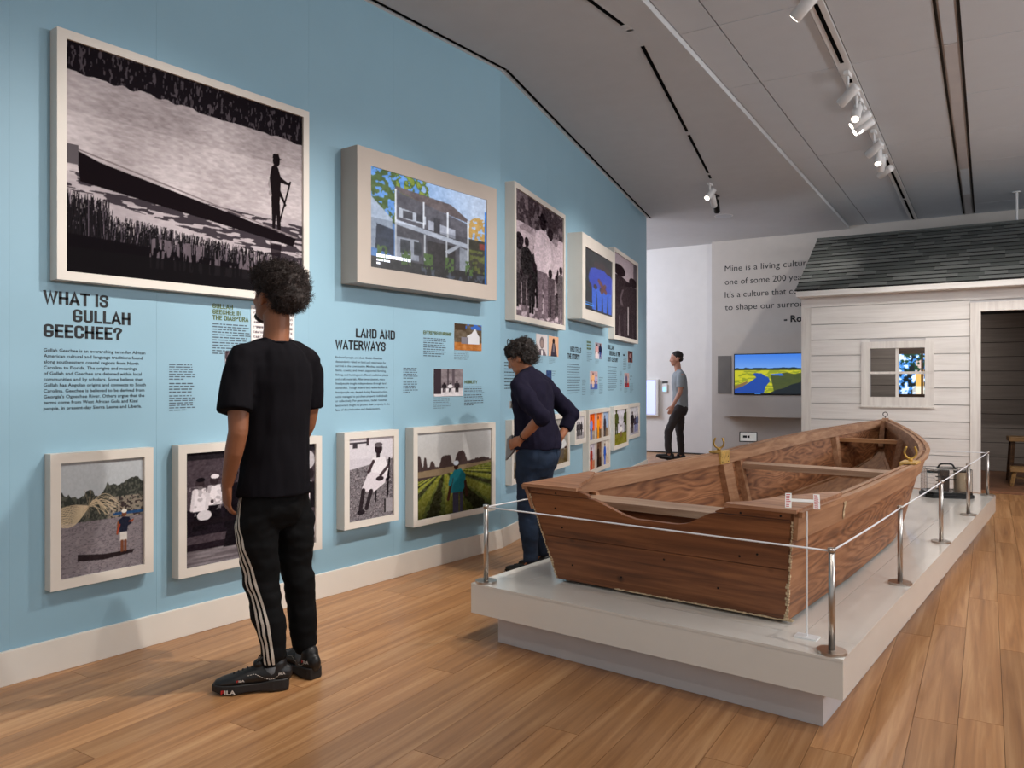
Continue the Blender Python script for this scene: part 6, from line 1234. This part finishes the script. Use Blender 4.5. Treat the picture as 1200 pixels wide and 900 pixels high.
# ---- woman in navy, hands on hips
wom = thing('person', 'woman in a navy cardigan and blue jeans, hands on hips, reading the wall', 'person', (-3.203, 4.472, 0), math.radians(184))
bm = B()
tube(bm, [V(0, 0, 0.84), V(-0.01, 0, 0.92), V(0.0, 0, 1.02), V(0.015, 0, 1.14), V(0.03, 0, 1.26), V(0.04, 0, 1.36), V(0.05, 0, 1.42)], [(0.165, 0.125), (0.16, 0.115), (0.125, 0.095), (0.13, 0.10), (0.14, 0.098), (0.120, 0.080), (0.06, 0.052)], side=y_, seg=20)
tube(bm, [V(0.05, 0, 1.36), V(0.068, 0.003, 1.43), V(0.09, 0.008, 1.48)], [0.050, 0.046, 0.050], side=y_, seg=14)
HC2 = V(0.120, 0.010, 1.532); P2h, R2h = head(bm, HC2, 0.30, -0.45, 0.97)
tube(bm, [V(0.03, -0.150, 1.335), V(0.04, 0, 1.37), V(0.03, 0.150, 1.335)], [0.042, 0.046, 0.042], side=V(1, 0, 0), seg=12)
LA = [V(0.03, 0.17, 1.34), V(-0.09, 0.235, 1.23), V(-0.205, 0.255, 1.125)]; LF = [LA[2], V(-0.11, 0.235, 1.04), V(0.0, 0.185, 0.962)]
RA = [V(0.03, -0.17, 1.34), V(-0.04, -0.245, 1.23), V(-0.14, -0.285, 1.12)]; RF = [RA[2], V(-0.125, -0.24, 1.04), V(-0.105, -0.185, 0.958)]
tube(bm, LA, [0.045, 0.042, 0.037], seg=12); tube(bm, LF, [0.037, 0.036, 0.025], seg=12); tube(bm, RA, [0.045, 0.042, 0.037], seg=12); tube(bm, RF, [0.037, 0.035, 0.025], seg=12)
hand(bm, V(0.0, 0.187, 0.96), V(0.85, -0.05, -0.40), V(0.05, -1, 0), V(-0.2, 0, -1), 0.35, 0.92)
hand(bm, V(-0.105, -0.187, 0.957), V(0.6, 0.05, -0.62), V(0.1, 1, 0), V(-0.4, 0, 1), 0.35, 0.92)
WL = [V(-0.01, 0.085, 0.88), V(0.01, 0.082, 0.68), V(0.02, 0.075, 0.47), V(0.0, 0.075, 0.28), V(-0.01, 0.075, 0.09)]
WR = [V(-0.01, -0.085, 0.88), V(0.02, -0.10, 0.68), V(0.04, -0.115, 0.47), V(0.02, -0.125, 0.28), V(0.01, -0.13, 0.09)]
for Lg in (WL, WR): tube(bm, Lg, [0.086, 0.070, 0.050, 0.047, 0.033], seg=14); tube(bm, [Lg[-1], Lg[-1]+V(0.06, 0.01, -0.04)], [0.03, 0.026], seg=10)
obj('body', remesh(bm, 0.006, 2), M['skin2'], wom, True); eyes(P2h, R2h, wom, 0.97)
bm = B(); ell(bm, P2h(-0.025, 0, 0.045), (0.103, 0.090, 0.085), R2h, 4); ell(bm, P2h(-0.06, 0, -0.015), (0.062, 0.080, 0.062), R2h, 4); ell(bm, P2h(0.03, 0, 0.085), (0.055, 0.07, 0.035), R2h, 3)
hm = remesh(bm, 0.006, 2, (0.016, fold(26, 26, 26, 9, 3))); h2 = obj('hair', hm, M['hair2'], wom, True)
bm = B(); vs = list(hm.vertices)
for _ in range(1600):
    v = rs.choice(vs); d = (v.normal*0.5+(R2h @ Vector((-0.7, 0, -0.5)))+Vector((rs.uniform(-.4, .4), rs.uniform(-.4, .4), rs.uniform(-.3, .3)))).normalized(); strand(bm, v.co, d, rs.uniform(0.015, 0.035), rs.uniform(0.0016, 0.003), rs, 0.7)
obj('locks', bm, M['hair2'], h2)
bm = B()
tube(bm, [V(-0.02, 0, 0.885), V(-0.02, 0, 0.93), V(-0.01, 0, 1.03), V(0.01, 0, 1.14), V(0.022, 0, 1.25), V(0.035, 0, 1.34), V(0.045, 0, 1.40), V(0.055, 0, 1.44)],
     [(0.196, 0.160), (0.200, 0.160), (0.182, 0.145), (0.174, 0.135), (0.182, 0.132), (0.172, 0.118), (0.110, 0.082), (0.066, 0.060)], side=y_, seg=24, cap='flat')
tube(bm, [V(0.028, -0.155, 1.345), V(0.034, -0.08, 1.375), V(0.04, 0, 1.392), V(0.034, 0.08, 1.375), V(0.028, 0.155, 1.345)], [0.062, 0.064, 0.060, 0.064, 0.062], side=V(1, 0, 0), seg=14)
tube(bm, [LA[0]-V(0, 0.02, 0), LA[0], LA[1], LA[2], LF[0].lerp(LF[1], 0.40)], [0.062, 0.066, 0.066, 0.066, 0.050], seg=16, cap='flat')
tube(bm, [RA[0]+V(0, 0.02, 0), RA[0], RA[1], RA[2], RF[1], RF[1].lerp(RF[2], 0.35)], [0.062, 0.066, 0.064, 0.062, 0.052, 0.046], seg=16, cap='flat')
ell(bm, LA[2], (0.066, 0.066, 0.066)); ell(bm, RA[2], (0.060, 0.060, 0.060))
tube(bm, [V(0.048, 0, 1.40), V(0.070, 0.003, 1.452)], [0.070, 0.060], side=y_, seg=16, cap='flat')
def kn_fold(p): return mnoise.fractal(V(p.x*8, p.y*9+p.z*3, p.z*5), 1.0, 2.0, 3)+0.4*mnoise.noise(V(p.x*24, p.y*24, p.z*16))
obj('cardigan', remesh(bm, 0.008, 4, (0.012, kn_fold)), M['cardigan'], wom, True)
bm = B()
tube(bm, [V(-0.01, 0, 0.77), V(-0.02, 0, 0.84), V(-0.018, 0, 0.92), V(-0.005, 0, 0.98)], [(0.182, 0.138), (0.188, 0.150), (0.178, 0.138), (0.160, 0.120)], side=y_, seg=24)
for sg in (1, -1): ell(bm, V(-0.065, sg*0.075, 0.85), (0.085, 0.085, 0.095))
for Lg in (WL, WR): tube(bm, Lg[:4]+[V(Lg[4].x, Lg[4].y, 0.095)], [0.104, 0.090, 0.068, 0.064, 0.053], side=V(1, 0, 0), seg=18, cap='flat')
jm = obj('jeans', remesh(bm, 0.008, 4, (0.008, pant_fold)), M['denim'], wom, True)
jb = BVHTree.FromPolygons([v.co.copy() for v in jm.data.vertices], [tuple(p.vertices) for p in jm.data.polygons])
def pocket(yc):
    bm = B(); rows_ = []
    for i in range(7):
        r_ = []
        for j in range(7):
            y = yc-0.055+0.11*j/6; z = 0.795+0.125*i/6; z -= 0.018*(1-abs(j-3)/3) if i == 0 else 0
            h = jb.ray_cast(V(-0.5, y, z), V(1, 0, 0)); r_.append(bm.verts.new((h[0] if h[0] is not None else V(-0.15, y, z))-V(0.0035, 0, 0)))
        rows_.append(r_)
    for a, b in zip(rows_, rows_[1:]):
        for j in range(6): bm.faces.new((a[j], a[j+1], b[j+1], b[j]))
    obj('back_pocket', bm, M['denim'], jm, True)
pocket(0.085); pocket(-0.085)
bm = B(); c = LF[1].lerp(LF[2], 0.72); dd = (LF[2]-LF[1]).normalized(); o1 = dd.orthogonal().normalized(); o2 = dd.cross(o1)
tube(bm, [c+(o1*math.cos(a)+o2*math.sin(a))*0.031 for a in [2*math.pi*k/20 for k in range(21)]], [0.003]*21, side=dd, seg=6, cap='flat'); obj('wristband', bm, M['black'], wom, True)
bm = B(); prism(bm, [(0.10, 0.87), (0.17, 0.80), (0.16, 0.95), (0.12, 0.98)], 0.10, 0.125, 'y'); obj('grey_cloth', bm, M['greycloth'], wom)['label'] = 'grey cloth hanging at the front hip'
bx('name_badge', (0.128, 0.140, 0.06, 0.12, 1.17, 1.22), M['card'], wom)
for Lg in (WL, WR): shoe(wom, Lg[-1]+V(-0.055, 0, -0.09), Lg[-1]+V(0.19, 0.02, -0.09), SH, 0.25, 0.8, False)

# ---- man in grey walking in the next room
w3 = thing('person', 'man in a grey T-shirt and dark trousers walking past the far white wall', 'person', (-5.63, 12.05, 0), math.atan2(-0.606, -0.795))
S3 = 1.0; bm = B()
tube(bm, [V(0, 0, 0.92), V(0, 0, 1.0), V(0, 0, 1.12), V(0.01, 0, 1.25), V(0.02, 0, 1.38), V(0.02, 0, 1.48), V(0.025, 0, 1.53)], [(0.16, 0.115), (0.155, 0.105), (0.14, 0.10), (0.155, 0.11), (0.165, 0.105), (0.140, 0.085), (0.06, 0.055)], side=y_, seg=18)
tube(bm, [V(0.025, 0, 1.5), V(0.04, 0, 1.58), V(0.05, 0, 1.66)], [0.062, 0.056, 0.056], side=y_, seg=12)
P3h, R3h = head(bm, V(0.065, 0, 1.745), 0.0, -0.1, 1.04)
A3 = [V(0.02, 0.19, 1.46), V(0.05, 0.22, 1.18)]; F3 = [A3[1], V(0.17, 0.215, 0.95)]; tube(bm, A3, [0.05, 0.04], seg=12); tube(bm, F3, [0.04, 0.028], seg=12); hand(bm, F3[1], V(0.4, 0, -0.9), V(-0.2, -1, 0), V(1, 0, 0), 0.35)
A4 = [V(0.02, -0.19, 1.46), V(-0.10, -0.22, 1.20)]; F4 = [A4[1], V(-0.13, -0.215, 0.93)]; tube(bm, A4, [0.05, 0.04], seg=12); tube(bm, F4, [0.04, 0.028], seg=12); hand(bm, F4[1], V(0.1, 0, -1), V(-0.2, 1, 0), V(1, 0, 0), 0.35)
ML = [V(0.0, 0.09, 0.94), V(0.11, 0.10, 0.75), V(0.22, 0.10, 0.52), V(0.22, 0.10, 0.32), V(0.21, 0.10, 0.13)]; MR = [V(0.0, -0.09, 0.94), V(-0.01, -0.09, 0.72), V(-0.01, -0.09, 0.50), V(-0.03, -0.09, 0.30), V(-0.04, -0.09, 0.09)]
for Lg in (ML, MR): tube(bm, Lg, [0.08, 0.07, 0.052, 0.048, 0.035], seg=12)
obj('body', remesh(bm, 0.008, 2), M['skin3'], w3, True); eyes(P3h, R3h, w3, 1.04)
bm = B(); ell(bm, P3h(-0.022, 0, 0.045), (0.100, 0.086, 0.082), R3h, 3); ell(bm, P3h(-0.055, 0, -0.01), (0.058, 0.075, 0.055), R3h, 3); obj('hair', remesh(bm, 0.008, 2, (0.006, fold(40, 40, 40))), M['hair2'], w3, True)
bm = B(); tube(bm, [V(0, 0, 0.93), V(0, 0, 1.05), V(0.0, 0, 1.2), V(0.015, 0, 1.34), V(0.02, 0, 1.46), V(0.022, 0, 1.53)], [(0.175, 0.13), (0.165, 0.125), (0.168, 0.125), (0.185, 0.13), (0.175, 0.115), (0.08, 0.075)], side=y_, seg=22, cap='flat')
tube(bm, [V(0.02, -0.18, 1.46), V(0.02, -0.09, 1.495), V(0.02, 0, 1.51), V(0.02, 0.09, 1.495), V(0.02, 0.18, 1.46)], [0.064, 0.066, 0.062, 0.066, 0.064], side=V(1, 0, 0), seg=14); tube(bm, [A3[0], A3[0].lerp(A3[1], 0.72)], [0.068, 0.070], seg=14, cap='flat'); tube(bm, [A4[0], A4[0].lerp(A4[1], 0.72)], [0.068, 0.070], seg=14, cap='flat')
obj('t_shirt', remesh(bm, 0.01, 4, (0.008, tee_fold)), M['greytee'], w3, True)
bm = B(); tube(bm, [V(0, 0, 0.86), V(0, 0, 0.95), V(0, 0, 1.0)], [(0.168, 0.128), (0.165, 0.125), (0.15, 0.11)], side=y_, seg=20)
for Lg in (ML, MR): tube(bm, Lg[:4]+[Lg[4]+V(0, 0, 0.03)], [0.100, 0.088, 0.068, 0.060, 0.052], side=V(1, 0, 0), seg=16, cap='flat')
obj('trousers', remesh(bm, 0.01, 4, (0.007, pant_fold)), M['darktrouser'], w3, True)
shoe(w3, MR[-1]+V(-0.06, 0, -0.09), MR[-1]+V(0.2, 0, -0.09), SH, 0.29, 1.1, False); shoe(w3, ML[-1]+V(-0.06, 0, -0.115), ML[-1]+V(0.2, 0, -0.04), SH, 0.29, 1.1, False, tilt=-0.28)
